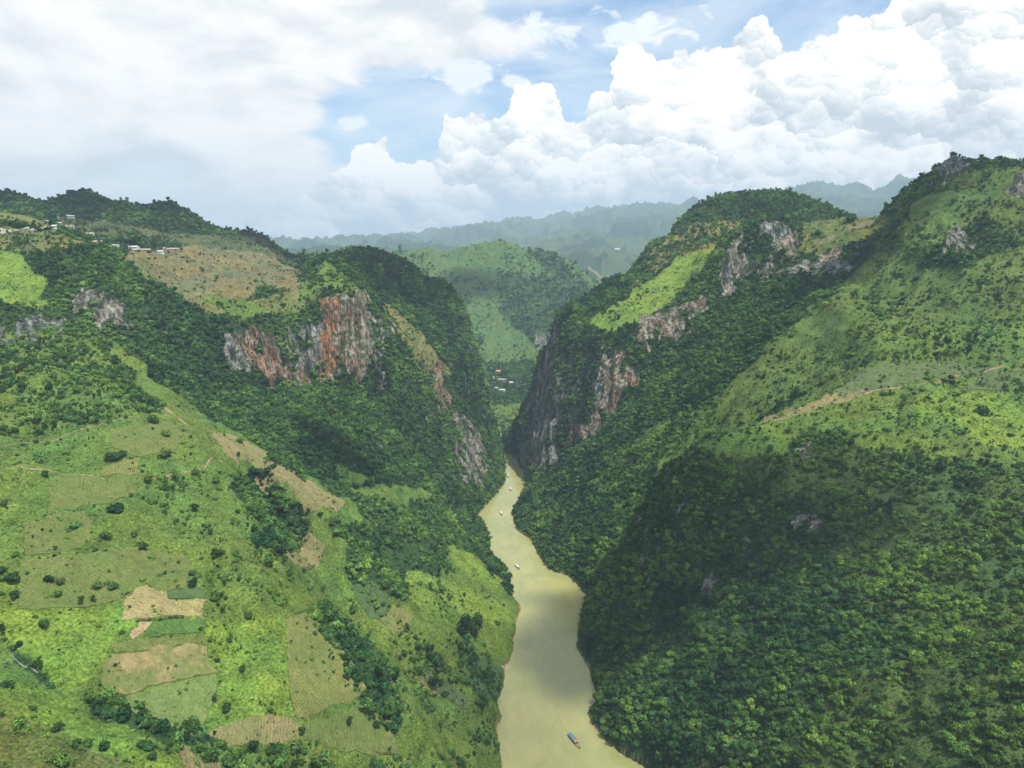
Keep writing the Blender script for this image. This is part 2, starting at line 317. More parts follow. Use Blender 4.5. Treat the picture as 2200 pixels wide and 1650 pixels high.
P = []
for ln in LINES:
    far = max(p[1] for p in ln) > 2800
    st = 120 if far else 14
    for i in range(len(ln)-1):
        a = np.array(ln[i]); b = np.array(ln[i+1]); n = max(1, min(40, int(np.linalg.norm(b[:2]-a[:2])/st)))
        for k in range(n): P.append(a+(b-a)*k/n)
    P.append(np.array(ln[-1]))
P = np.array(P)
_, uq = np.unique(np.round(P[:, :2]/3).astype(int), axis=0, return_index=True); P = P[uq]
vo, _, fo, ov, _, _ = delaunay_2d_cdt([Vector((p[0], p[1])) for p in P], [], [], 0, 1e-4)
pz = np.array([P[o[0]][2] for o in ov]); pxy = np.array([(v.x, v.y) for v in vo])
def raster(x0, x1, y0, y1, s):
    nx = int((x1-x0)/s)+1; ny = int((y1-y0)/s)+1
    Z = np.full((ny, nx), 300.0)
    for t in fo:
        a, b, c = (pxy[i] for i in t); za, zb, zc = (pz[i] for i in t)
        i0 = max(0, int((min(a[0], b[0], c[0])-x0)/s)); i1 = min(nx-1, int((max(a[0], b[0], c[0])-x0)/s)+1)
        j0 = max(0, int((min(a[1], b[1], c[1])-y0)/s)); j1 = min(ny-1, int((max(a[1], b[1], c[1])-y0)/s)+1)
        if i0 > i1 or j0 > j1: continue
        X, Y = np.meshgrid(x0+s*np.arange(i0, i1+1), y0+s*np.arange(j0, j1+1))
        d = (b[1]-c[1])*(a[0]-c[0])+(c[0]-b[0])*(a[1]-c[1])
        if abs(d) < 1e-9: continue
        w0 = ((b[1]-c[1])*(X-c[0])+(c[0]-b[0])*(Y-c[1]))/d; w1 = ((c[1]-a[1])*(X-c[0])+(a[0]-c[0])*(Y-c[1]))/d
        w2 = 1-w0-w1; m = (w0 >= -1e-6) & (w1 >= -1e-6) & (w2 >= -1e-6)
        Z[j0:j1+1, i0:i1+1][m] = (w0*za+w1*zb+w2*zc)[m]
    return Z
def blur(Z, n):
    for _ in range(n):
        Q = np.pad(Z, 1, mode='edge')
        Z = (Q[:-2, 1:-1]+Q[2:, 1:-1]+2*Z)/4; Q = np.pad(Z, 1, mode='edge'); Z = (Q[1:-1, :-2]+Q[1:-1, 2:]+2*Z)/4
    return Z
NEAR = (-2000, 2000, -420, 3000, 4.0); FAR = (-20000, 20000, -400, 29000, 50.0)
def inpoly(px, py, poly):
    r = np.zeros(np.shape(px), bool); n = len(poly)
    for i in range(n):
        x1, y1 = poly[i][:2]; x2, y2 = poly[(i+1) % n][:2]
        if y1 == y2: continue
        c = ((y1 > py) != (y2 > py)) & (px < (x2-x1)*(py-y1)/(y2-y1)+x1); r ^= c
    return r
ZN = raster(*NEAR)
gx, gy = np.meshgrid(np.arange(ZN.shape[1])*4.0-2000, np.arange(ZN.shape[0])*4.0-420)
RIVER = lb + rb[::-1]
rw = inpoly(gx, gy, RIVER).astype(float)
ZN = blur(ZN, 3)
RW = blur(rw, 4)                                            # 0 on land .. 1 in mid river
LAND = blur(rw, 60)
ZN = np.where(RW > .5, -14*(RW-.5)*2, np.maximum(ZN, 3.5*(.5-RW)*2)-0.3)
ZF = blur(raster(*FAR), 2)
DM = np.zeros(ZN.shape)
for i_ in SKYL:
    for p_, q_ in zip(LINES[i_][:-1], LINES[i_][1:]):
        for k_ in np.linspace(0, 1, 40):
            a_ = int((p_[0]+(q_[0]-p_[0])*k_+2000)/4); b_ = int((p_[1]+(q_[1]-p_[1])*k_+420)/4)
            if 6 < a_ < ZN.shape[1]-7 and 6 < b_ < ZN.shape[0]-7: DM[b_-5:b_+6, a_-5:a_+6] = 1
DM = blur(DM, 14)
def samp(Z, g, x, y):
    fx = np.clip((x-g[0])/g[4], 0, Z.shape[1]-1.001); fy = np.clip((y-g[2])/g[4], 0, Z.shape[0]-1.001)
    i = fx.astype(int); j = fy.astype(int); fx = fx-i; fy = fy-j
    return Z[j, i]*(1-fx)*(1-fy)+Z[j, i+1]*fx*(1-fy)+Z[j+1, i]*(1-fx)*fy+Z[j+1, i+1]*fx*fy
def base_height(x, y):
    w = sstep(2500, 2900, y)*1.0; w = np.maximum(w, sstep(1700, 1950, np.abs(x)))
    return samp(ZN, NEAR, x, y)*(1-w) + samp(ZF, FAR, x, y)*w

rows = np.concatenate([np.arange(-300, 250, 22), np.arange(250, 2150, 2.9), np.geomspace(2150, 28000, 400)])
acol = np.concatenate([np.linspace(-1.7, -.66, 50)[:-1], np.linspace(-.66, .66, 760), np.linspace(.66, 1.7, 50)[1:]])
A_, Y_ = np.meshgrid(acol, rows); X_ = A_*(Y_+330)
base = base_height(X_, Y_)
gY, gX = np.gradient(base); dxr = np.gradient(X_, axis=1); dyr = np.gradient(Y_, axis=0)
sx = gX/dxr; sy = (gY - sx*np.gradient(X_, axis=0))/dyr
steep = np.sqrt(sx**2+sy**2)
calm = 1-.75*samp(DM, NEAR, X_, Y_)
land = 1-samp(LAND, NEAR, X_, Y_)*2; land = np.clip(land, 0, 1); land = np.where(Y_ > 2500, 1, land)
dry = samp(RW, NEAR, X_, Y_) < .35
far = sstep(2300, 4500, Y_)
n1 = fbm(X_, Y_, 0*X_, 150, 5, .5); n2 = fbm(X_+900, Y_, 0*X_, 34, 3, .55); rd = np.abs(fbm(X_, Y_+4000, 0*X_, 210, 4, .5))
gl = fbm(X_*.35+Y_*.2, Y_*.9-X_*.5, 0*X_, 45, 3)            # gullies running down the slopes
Z_ = base + land*calm*(n1*15 + n2*4.2 + gl*6)*np.where(dry, 1, 0)*(1+far*1.2) + far*(60*(.22-rd)*1 + sstep(4500, 12000, Y_)*(760*(.2-np.abs(fbm(X_, Y_+4000, 0*X_, 2900, 7, .52)))+260*(.2-np.abs(fbm(X_+900, Y_, 0*X_, 900, 4, .5))))+fbm(X_, Y_, 0*X_, 700, 5, .55)*45)
RIB = sstep(350, 600, X_)*sstep(850, 1050, Y_)*(1-sstep(1700, 2000, Y_)) + .6*sstep(-350, -600, X_)*sstep(700, 900, Y_)*(1-sstep(2000, 2300, Y_))
Z_ = Z_ + 75*sstep(9000, 13500, Y_)
Z_ = Z_ + RIB*land*calm*34*(.25-np.abs(fbm(X_*.5-Y_*.6, X_*.6+Y_*.5, 0*X_, 170, 4, .5)))*1.6
# crags on steep faces: push sideways, stretched vertically
st = np.clip((steep-1.2)/1.6, 0, 1)*(1-far)
st = blur(st, 3)
nx_ = -sx/np.maximum(np.hypot(sx, sy), 1e-3); ny_ = -sy/np.maximum(np.hypot(sx, sy), 1e-3)
crag = fbm(X_, Y_, Z_*.28, 34, 4, .55)*9 + fbm(X_+300, Y_, Z_*.8, 80, 2)*8
X2 = X_ + nx_*crag*st; Y2 = Y_ + ny_*crag*st
# terraces
_u, _v = project(X_, Y_, Z_)
def terrace(poly, y0, y1, h, k):
    m_ = inpoly(_u, _v, poly) & (Y_ > y0) & (Y_ < y1); q = Z_/h + .35*fbm(X_, Y_, 0*X_, 90, 2); fr = q-np.floor(q)
    return np.where(m_, k*h*(sstep(.5, 1, fr)-fr), 0)
TERR = terrace([(1640,900),(1830,720),(2300,690),(2300,1000),(2060,1000),(1850,965),(1700,985),(1530,950)], 550, 1300, 7, .85) + terrace([(1900,500),(2250,480),(2250,690),(1850,700)], 900, 1500, 9, .5) + terrace([(1020,760),(1200,760),(1200,960),(1020,960)], 1750, 2700, 8, .7) + terrace([(0,520),(700,560),(640,690),(0,560)], 1150, 1800, 6, .5)
TERR = blur(TERR, 1); Z_ = Z_ + TERR; TB = np.clip(-TERR/3, 0, 1)
PU, PV = project(X2, Y2, Z_)
nr, nc = X_.shape
verts = np.stack([X2, Y2, Z_], -1).reshape(-1, 3)
idx = np.arange(nr*nc).reshape(nr, nc)
quads = np.stack([idx[:-1, :-1], idx[:-1, 1:], idx[1:, 1:], idx[1:, :-1]], -1).reshape(-1, 4)
def grid_mesh(name, V, Q):
    me = bpy.data.meshes.new(name)
    me.vertices.add(len(V)); me.vertices.foreach_set('co', V.astype(np.float32).ravel())
    me.loops.add(Q.size); me.loops.foreach_set('vertex_index', Q.astype(np.int32).ravel())
    me.polygons.add(len(Q)); me.polygons.foreach_set('loop_start', np.arange(0, Q.size, Q.shape[1], dtype=np.int32))
    me.polygons.foreach_set('loop_total', np.full(len(Q), Q.shape[1], np.int32))
    me.polygons.foreach_set('use_smooth', np.ones(len(Q), bool))
    me.update(calc_edges=True); return me

# ------------------------------------------------------------------ ground cover, painted by regions (outline in photo pixels, range of distance)
x_, y_, z_ = verts[:, 0], verts[:, 1], verts[:, 2]
U, V = project(x_, y_, z_)
ppm = F/np.maximum(y_, 200)
j1 = fbm(x_, y_, 0*x_, 38, 4, .6); j2 = fbm(x_+777, y_+99, 0*x_, 38, 4, .6)
UJ = U + j1*14*ppm; VJ = V + j2*9*ppm*.6
UN = U + j1*5*ppm; VN = V + j2*3*ppm*.6
st_v = st.ravel(); steep_v = steep.ravel()
G = dict(scrub=(.052,.088,.026), hill=(.075,.122,.030), grass=(.086,.142,.029), lime=(.116,.188,.031), dark=(.026,.058,.020), olive=(.088,.112,.032), dry=(.125,.13,.045),
         brown=(.128,.122,.060), dull=(.070,.085,.038), far=(.065,.12,.036), farforest=(.03,.065,.026), soil=(.26,.17,.09))
col = np.tile(np.array(G['dark']), (len(x_), 1)); mud = (z_ < 1.6) & (z_ > -3) & (y_ < 1800) & (samp(RW, NEAR, x_, y_) > .02); tree = np.ones(len(x_)); 
fm = (y_ > 2150); col[fm] = G['far']; tree[fm] = .35
ff = fbm(x_, y_, 0*x_, 1100, 5, .6); fm2 = y_ > 3900; col[fm2 & (ff > .05)] = (.030, .058, .030); col[fm2 & (ff <= .05)] = (.058, .095, .042)
tint = np.zeros(len(x_))                                     # -1 blue green .. 1 yellow green foliage
def paint(poly, y0, y1, t=None, c=None, ti=None, sharp=False):
    uu, vv = (UN, VN) if sharp else (UJ, VJ)
    us = [p[0] for p in poly]; vs = [p[1] for p in poly]
    m = np.nonzero((y_ > y0) & (y_ < y1) & (uu > min(us)) & (uu < max(us)) & (vv > min(vs)) & (vv < max(vs)))[0]
    m = m[inpoly(uu[m], vv[m], poly)]
    if t is not None: tree[m] = t
    if c is not None: col[m] = G[c]
    if ti is not None: tint[m] = ti
GR = [
 ([(-200,720),(0,715),(180,700),(300,830),(310,895),(0,945),(-200,950)],500,1050,.62,'grass',.3),
 ([(-300,950),(0,945),(150,925),(290,895),(345,885),(300,830),(205,708),(250,730),(360,830),(450,900),(540,950),(600,995),(740,1070),(800,1130),(880,1230),(960,1170),(1060,1200),(1130,1300),(1115,1430),(1080,1470),(1085,1720),(-300,1720)],150,1010,.05,'grass',.6),
 ([(700,1110),(860,1150),(960,1170),(960,1240),(850,1290),(760,1240)],500,1010,.7,'dark',.2),
 ([(850,1230),(960,1235),(1100,1310),(1110,1420),(1040,1400),(960,1330),(880,1290)],500,1010,.12,'lime',.5),
 ([(700,1190),(760,1240),(850,1310),(900,1400),(830,1370),(740,1270)],400,900,.05,'lime',.5),
 ([(495,1030),(560,1005),(655,1105),(650,1165),(600,1205),(540,1120)],500,900,1,'dark',-.2),
 ([(645,1310),(700,1295),(820,1410),(870,1530),(860,1580),(790,1560),(770,1480),(700,1380)],350,700,.85,'dark',-.1),
 ([(770,1270),(860,1330),(960,1430),(1000,1530),(980,1580),(900,1500),(850,1400)],400,800,.5,'grass',.2),
 ([(960,1380),(1040,1400),(1080,1440),(1060,1500),(1060,1650),(1020,1650),(1010,1540),(970,1440)],400,800,.6,'grass',0),
 ([(220,1495),(300,1520),(460,1590),(530,1650),(420,1650),(330,1585),(215,1530)],250,500,.7,'dark',0),
 ([(430,1610),(650,1605),(900,1640),(1080,1600),(1085,1720),(400,1720)],300,650,.4,'grass',.1),
 ([(960,1160),(1022,1108),(1060,1160),(1125,1295),(1060,1250),(1000,1215)],700,1350,1,'dark',0),
 ([(0,1380),(60,1400),(130,1460),(100,1480),(30,1440),(0,1420)],250,500,.6,'dark',0),
 ([(280,1030),(480,1010),(520,1080),(600,1230),(640,1300),(450,1330),(420,1200),(330,1100)],400,800,.28,'grass',.9),
 ([(445,1340),(610,1330),(620,1440),(630,1540),(520,1548),(440,1562),(470,1450),(448,1420)],300,600,.10,'lime',.8),
 ([(-100,1000),(100,1015),(100,1110),(40,1200),(-100,1200)],300,800,.03,'grass',.6),
 ([(0,960),(220,920),(235,990),(100,1005),(0,990)],400,900,.08,'grass',.6),
 ([(-50,1320),(260,1300),(300,1350),(230,1400),(150,1480),(0,1380)],250,600,.03,'lime',.6),
 ([(0,1480),(60,1470),(240,1560),(460,1650),(380,1680),(180,1600)],200,420,.05,'lime',.5),
 ([(-50,1480),(0,1520),(180,1600),(300,1640),(-50,1700)],200,420,.35,'olive',.6),
 # left top
 ([(-50,525),(40,545),(95,600),(95,665),(-50,650)],800,1260,.04,'lime',.4),
 ([(-50,490),(130,495),(180,520),(100,545),(-50,530)],800,1300,.35,'dry',.5),
 ([(-50,440),(60,452),(115,487),(-50,470)],1100,1350,.15,'dry',.5),
 ([(250,545),(420,525),(560,540),(660,590),(640,625),(560,615),(530,650),(470,655),(400,645),(300,590)],1150,1850,.015,'brown',.2),
 ([(270,560),(400,645),(520,655),(640,620),(700,605),(660,670),(560,680),(450,672),(380,640)],1100,1500,.22,'dry',.5),
 ([(120,465),(230,475),(360,500),(450,505),(560,508),(650,575),(560,545),(430,528),(300,520),(130,500)],1600,2050,.22,'dull',-.3),
 ([(330,590),(520,690),(600,665),(500,640),(420,635)],1050,1350,.15,'grass',.4),
 ([(640,600),(705,555),(760,600),(790,640),(700,620),(640,650)],1250,1650,.4,'grass',.2),
 ([(800,630),(870,680),(930,740),(970,810),(900,790),(840,710)],1350,1700,.18,'dry',.4),
 ([(750,1050),(880,1040),(935,1070),(850,1095)],900,1150,.03,'grass',.5),
 ([(700,990),(740,1000),(800,1040),(760,1040)],900,1150,.1,'grass',.5),
 ([(955,1165),(1000,1185),(1060,1230),(1085,1265),(1030,1245),(985,1215)],700,1100,.03,'lime',.3),
 # right
 ([(1262,690),(1330,650),(1400,600),(1450,560),(1540,520),(1560,540),(1500,590),(1440,650),(1380,690),(1300,715)],1380,2000,.13,'lime',.7),
 ([(1345,640),(1400,540),(1480,480),(1600,470),(1600,500),(1540,525),(1440,560)],1500,2000,.55,'dry',.4),
 ([(1720,480),(1880,458),(1920,470),(1900,500),(1840,540),(1790,560),(1720,540)],1400,1900,.15,'olive',.3),
 ([(1745,520),(1860,475),(1885,480),(1780,545)],1500,1900,.0,'brown',.3),
 ([(1960,440),(2050,370),(2250,350),(2250,790),(1900,800),(1700,860),(1540,945),(1450,1005),(1400,1010),(1500,880),(1600,800),(1700,700),(1800,620),(1870,560),(1930,500)],650,1500,.30,'hill',.5),
 ([(1720,690),(1850,610),(1960,600),(1900,680),(1800,720),(1650,830),(1560,880),(1600,800)],850,1400,.26,'hill',.7),
 ([(2000,600),(2200,540),(2250,700),(2000,710),(1870,720)],850,1300,.22,'hill',.5),
 ([(1740,555),(1900,500),(1930,515),(1820,595),(1700,595)],1000,1600,1,'dark',-.3),
 ([(1960,580),(2060,490),(2130,465),(2180,530),(2060,575)],1000,1400,.95,'dark',-.3),
 ([(1850,700),(2250,690),(2250,770),(1880,775)],800,1200,.4,'grass',.4),
 ([(1640,900),(1850,790),(2250,770),(2250,1000),(2060,1000),(1850,965),(1800,935),(1700,985),(1560,1010),(1530,945)],550,1050,.06,'grass',.6)
 ,([(1950,850),(2100,835),(2250,880),(2250,960),(2120,960),(2000,900)],550,1050,.03,'lime',.8),
 ([(1690,960),(1790,920),(1830,935),(1760,990),(1700,1000)],600,1000,.9,'dark',-.2),
 ([(1500,960),(1640,905),(1700,900),(1640,960),(1560,1000)],600,1000,.15,'grass',.2),
 ([(1480,1000),(1800,960),(2250,1010),(2250,1150),(1900,1130),(1700,1060)],450,900,.82,'scrub',.5),
 ([(1750,1130),(1950,1100),(2150,1250),(2200,1400),(2000,1400),(1850,1300)],350,800,.92,'scrub',.9),
 ([(1420,1400),(1700,1300),(2000,1650),(1600,1650)],300,800,1,'dark',.5),
 ([(1350,940),(1500,870),(1560,860),(1450,980),(1300,1060),(1250,1060)],900,1350,.7,'grass',.6),
 ([(1850,1120),(2260,1000),(2260,1700),(1700,1700),(1780,1450),(1980,1400)],300,800,.88,'scrub',1.5),
 # valley and middle distance
 ([(1020,860),(1180,850),(1180,980),(1050,960)],1750,2150,.25,'grass',.4),
 ([(1040,780),(1180,770),(1170,860),(1060,870)],2050,2500,.8,'farforest',-.2),
 ([(1040,690),(1180,700),(1180,775),(1040,780)],2300,3200,.06,'far',.2),
 ([(1070,590),(1200,600),(1280,640),(1230,690),(1160,760),(1130,720),(1080,690)],2400,3400,.85,'farforest',-.4),
 ([(1120,520),(1170,530),(1270,620),(1240,640),(1180,590)],2600,3700,.8,'farforest',-.4),
 ([(870,535),(1000,525),(1110,518),(1040,600),(960,590)],2600,3700,.1,'far',.5),
]
for g_ in GR: paint(*g_)
cl = fbm(x_, y_+5000, 0*x_, 55, 4, .55); clr = fbm(x_*.35+z_*.3, y_*.35, z_*1.5, 38, 4, .55); wr = sstep(250, 500, x_)*(y_ > 700)*(y_ < 1700); cl = cl*(1-wr)+clr*wr + .35*fbm(x_+40, y_, 0*x_, 17, 2)*(y_ < 1500)
tree = np.where((tree > .03) & (tree < .9), np.clip(tree + cl*.9*np.sqrt(tree), 0, 1), tree)
# rock
ROCK = [  # outline, range, (grey 0 .. tan 1), red
 ([(150,625),(200,615),(272,655),(270,712),(215,702),(170,672)],950,1150,.6,0), ([(-30,700),(60,688),(172,672),(172,692),(60,722),(-30,745)],880,1100,.2,0),
 ([(520,700),(580,705),(605,780),(618,828),(560,822),(535,780)],1080,1300,.5,.75), ([(478,720),(520,705),(528,790),(495,810)],1050,1250,.2,.1),
 ([(683,670),(700,630),(738,640),(738,700),(722,745),(715,800),(690,815),(680,760)],1150,1350,.4,1),
 ([(735,630),(795,620),(798,690),(808,750),(785,810),(750,815),(722,745),(735,700)],1150,1400,.9,.12), ([(730,775),(785,780),(785,812),(740,815)],1150,1350,.6,.8),
 ([(630,700),(685,690),(682,790),(660,830),(620,800)],1150,1350,.2,.1), ([(610,790),(665,800),(665,832),(612,826)],1150,1300,.5,.5),
 ([(918,770),(948,780),(975,860),(978,900),(938,880),(925,830)],1250,1650,.4,.75), ([(968,880),(1000,890),(1035,930),(1048,1035),(1005,1040),(985,960)],1250,1650,.6,.08),
 ([(890,980),(950,1010),(960,1050),(900,1035)],1200,1450,.2,.1), ([(785,930),(825,940),(830,975),(795,970)],1100,1400,.3,0), ([(825,695),(850,700),(845,720)],1300,1500,.5,.5),
 ([(1560,520),(1600,498),(1615,560),(1600,602),(1555,645),(1543,600)],1380,1560,.5,.1), ([(1655,505),(1725,495),(1718,540),(1680,575),(1640,570)],1380,1600,.7,.15),
 ([(1595,560),(1690,570),(1680,590),(1600,608)],1350,1550,.5,.05), ([(1755,540),(1805,540),(1800,585),(1760,585)],1300,1600,.6,.25), ([(1700,560),(1860,560),(1840,590),(1700,590)],1300,1600,.2,.1),
 ([(1365,680),(1510,640),(1512,672),(1450,728),(1405,740),(1365,755)],1330,1480,.4,.3), ([(1308,765),(1350,760),(1352,850),(1325,908),(1293,908),(1293,840)],1320,1430,.6,.35),
 ([(1352,800),(1375,790),(1350,880),(1330,900)],1320,1430,.4,.9), ([(1130,1010),(1135,850),(1165,760),(1195,690),(1192,1000)],1380,1720,.1,.15), ([(1205,920),(1290,900),(1290,930),(1215,960)],1300,1450,.4,.5),
 ([(1675,1108),(1762,1098),(1755,1128),(1700,1135)],500,950,.4,0), ([(1700,952),(1762,943),(1750,978)],700,950,.4,0), ([(1382,1180),(1402,1180),(1400,1243),(1388,1243)],600,950,.3,0),
 ([(1495,1235),(1560,1248),(1550,1275),(1505,1270)],600,900,.4,0), ([(1440,1140),(1475,1150),(1465,1180),(1440,1175)],600,900,.3,0), ([(1590,1150),(1620,1150),(1615,1185),(1595,1180)],600,900,.3,0),
 ([(2150,390),(2205,365),(2205,440),(2165,430)],1100,1450,.5,0), ([(2040,490),(2110,500),(2060,545),(2020,560)],1000,1400,.3,.1), ([(2175,1180),(2205,1180),(2205,1210)],400,800,.4,0),
 ([(2010,345),(2060,330),(2090,345),(2030,390),(1985,400)],1250,1500,.2,0), ([(1630,475),(1680,465),(1700,500),(1630,515)],1400,1600,.15,0), ([(1148,720),(1175,715),(1175,760),(1152,760)],2400,3100,.3,.1),
]
jr1 = fbm(x_+31, y_*1.2, z_*.5, 30, 4, .65); jr2 = fbm(x_+631, y_*1.2+70, z_*.3, 24, 4, .65)
UR = U + jr1*20*ppm; VR = V + jr2*17*ppm
rock = np.zeros(len(x_)); rtan = np.full(len(x_), .25); rred = np.zeros(len(x_))
for poly, y0, y1, ta, re in ROCK:
    us = [p[0] for p in poly]; vs = [p[1] for p in poly]
    m = np.nonzero((y_ > y0) & (y_ < y1) & (UR > min(us)) & (UR < max(us)) & (VR > min(vs)) & (VR < max(vs)))[0]
    m = m[inpoly(UR[m], VR[m], poly)]
    rock[m] = 1; rtan[m] = ta; rred[m] = re
sk1 = fbm(x_, y_, z_*.22, 22, 4, .6)
col[mud] = (.22, .165, .085)
holes = fbm(x_+555, y_, z_*.6, 26, 3, .6)
rock = np.clip(rock*(1.15 - np.clip((holes-.22)*4, 0, 1.2)) + sk1*.5*(rock > 0), 0, 1)
rock = blur(rock.reshape(nr, nc), 1).ravel()
flute = fbm(x_, y_, z_*.12, 13, 3, .6)*5.5*rock; verts[:, 0] += nx_.ravel()*flute; verts[:, 1] += ny_.ravel()*flute
auto = np.clip(st_v*1.3 + sk1*.8 - .72, 0, 1)*(y_ < 2200)*(y_ > 720)
rock2 = np.maximum(rock, auto)
tree = tree*(1-np.clip(rock*1.4, 0, 1))*(1-.25*np.clip(auto*1.2, 0, 1))
tree = np.clip(tree + TB.ravel()*.26*(tree < .5), 0, 1)
tree[~dry.ravel() & (y_ < 2500)] = 0
def setattr_(me, name, typ, arr):
    a = me.attributes.new(name, typ, 'POINT')
    if typ == 'FLOAT_COLOR': a.data.foreach_set('color', np.c_[arr, np.ones(len(arr))].astype(np.float32).ravel())
    elif typ == 'FLOAT_VECTOR': a.data.foreach_set('vector', arr.astype(np.float32).ravel())
    else: a.data.foreach_set('value', arr.astype(np.float32).ravel())

# ------------------------------------------------------------------ materials
def flat(name, c, rough=.7, var=.25, scale=2., metallic=0, spec=.3):
    t = NT(name); p = t.n('ShaderNodeTexCoord').outputs['Object']
    f = t.noise(p, scale, 4)
    a = [x*(1-var) for x in c]; b = [min(1, x*(1+var)) for x in c]
    return t.surf(t.ramp(f, [(.3, tuple(a)), (.7, tuple(b))]), rough, spec=spec, metallic=metallic)

def ground_material():
    t = NT('ground'); geo = t.n('ShaderNodeNewGeometry'); P_ = geo.outputs['Position']
    base = t.attr('cover').outputs['Color']; rk = t.attr('rock').outputs['Vector']
    sp = t.n('ShaderNodeSeparateXYZ', None, Vector=rk)
    fine = t.noise(P_, .45, 6, .65); mid = t.noise(P_, .06, 5, .6); big = t.noise(P_, .012, 4, .55)
    # grass: tufts and low scrub between them
    v1 = t.ramp(fine, [(.3, .34), (.5, .92), (.7, 1.65)]); v2 = t.ramp(mid, [(.3, .62), (.5, 1.0), (.72, 1.3)]); 
    g = t.mix(1, base, v1, 'MULTIPLY'); g = t.mix(1, g, v2, 'MULTIPLY')
    hue = t.ramp(big, [(.35, (.80, .98, 1.05)), (.6, (1.22, 1.05, .85))]); g = t.mix(.8, g, hue, 'MULTIPLY')
    # bare soil and dead grass flecks
    dryf = t.noise(P_, .11, 6, .7); g = t.mix(t.ramp(dryf, [(.60, 0.), (.75, .45)]), g, (.16, .13, .06))
    # rock: vertical streaks
    mp = t.n('ShaderNodeMapping', None, Vector=P_, Scale=(1, 1, .10)).outputs[0]
    s1 = t.noise(mp, .10, 4, .6); s2 = t.noise(mp, .30, 4, .65); s3 = t.noise(P_, .03, 4, .6)
    grey = t.ramp(s1, [(.36, (.016, .024, .025)), (.45, (.075, .090, .095)), (.54, (.20, .22, .225)), (.68, (.38, .39, .38))])
    tan = t.ramp(s1, [(.36, (.035, .036, .030)), (.45, (.16, .145, .11)), (.54, (.30, .265, .195)), (.68, (.44, .39, .30))])
    red = t.ramp(s2, [(.34, (.05, .028, .016)), (.46, (.28, .105, .040)), (.62, (.44, .21, .09))])
    r = t.mix(sp.outputs[1], grey, tan)
    redm = t.math('MULTIPLY', t.math('MULTIPLY', sp.outputs[2], .85), t.ramp(t.noise(mp, .07, 5, .6), [(.36, 0.), (.52, 1.)]))
    r = t.mix(redm, r, red)
    r = t.mix(1, r, t.ramp(s2, [(.36, .45), (.58, 1.1)]), 'MULTIPLY')
    veg = t.ramp(t.math('ADD', t.noise(P_, .11, 5, .6), t.math('MULTIPLY', s3, .15)), [(.56, 0.), (.66, 1.)])
    r = t.mix(t.math('MULTIPLY', veg, .85), r, (.03, .06, .02))
    msk = t.ramp(t.math('ADD', sp.outputs[0], t.math('MULTIPLY', t.math('SUBTRACT', s1, .5), .9)), [(.40, 0.), (.52, 1.)])
    c = t.mix(msk, g, r)
    h = t.math('ADD', t.math('MULTIPLY', fine, .8), t.math('MULTIPLY', mid, 2.0)); hr = t.math('ADD', t.math('MULTIPLY', s1, 9.), t.math('MULTIPLY', s2, 3.5))
    hh = t.n('ShaderNodeMix', None, _0=msk, _2=h, _3=hr).outputs[0]
    return t.surf(c, .95, hh, 1., 1.6, spec=.1)
MG = ground_material()
def make_piece(name, r0, r1):
    V = verts.reshape(nr, nc, 3)[r0:r1+1].reshape(-1, 3); n = r1-r0+1
    ii = np.arange(n*nc).reshape(n, nc); Q = np.stack([ii[:-1, :-1], ii[:-1, 1:], ii[1:, 1:], ii[1:, :-1]], -1).reshape(-1, 4)
    me = grid_mesh(name, V, Q); sl = slice(r0*nc, (r1+1)*nc)
    setattr_(me, 'cover', 'FLOAT_COLOR', col[sl]); setattr_(me, 'rock', 'FLOAT_VECTOR', np.stack([rock2, rtan, rred], -1)[sl])
    me.materials.append(MG); o = bpy.data.objects.new(name, me); COL.objects.link(o); o['kind'] = 'structure'; return o
rsplit = int(np.searchsorted(rows, 4150))
make_piece('terrain', 0, rsplit); make_piece('far_mountains', rsplit, nr-1)
print('terrain', time.time()-T0)

# river
def river_material():
    t = NT('muddy_water'); P_ = t.n('ShaderNodeNewGeometry').outputs['Position']
    big = t.noise(P_, .012, 5, .6, Distortion=1.2)
    c = t.ramp(big, [(.35, (.232, .248, .094)), (.5, (.262, .268, .100)), (.65, (.290, .284, .104))])
    mpw = t.n('ShaderNodeMapping', None, Vector=P_, Scale=(1, .45, 1), Rotation=(0, 0, .25)).outputs[0]
    h = t.math('ADD', t.math('MULTIPLY', t.noise(mpw, 1.0, 4, .6), t.ramp(t.noise(P_, .02, 4, .6), [(.4, .3), (.6, 1.6)])), t.math('MULTIPLY', t.noise(mpw, .18, 4), 2.5))
    c = t.mix(1, c, t.ramp(t.noise(mpw, .05, 6, .65, Distortion=1.5), [(.3, .90), (.7, 1.08)]), 'MULTIPLY')
    m = t.surf(c, .14, h, .5, .12, spec=.5); return m
w = grid_mesh('river', np.array([(-900, -420, 0), (500, -420, 0), (500, 2000, 0), (-900, 2000, 0)], float), np.array([[0, 1, 2, 3]]))
ro = bpy.data.objects.new('river', w); COL.objects.link(ro); ro['kind'] = 'structure'; w.materials.append(river_material())

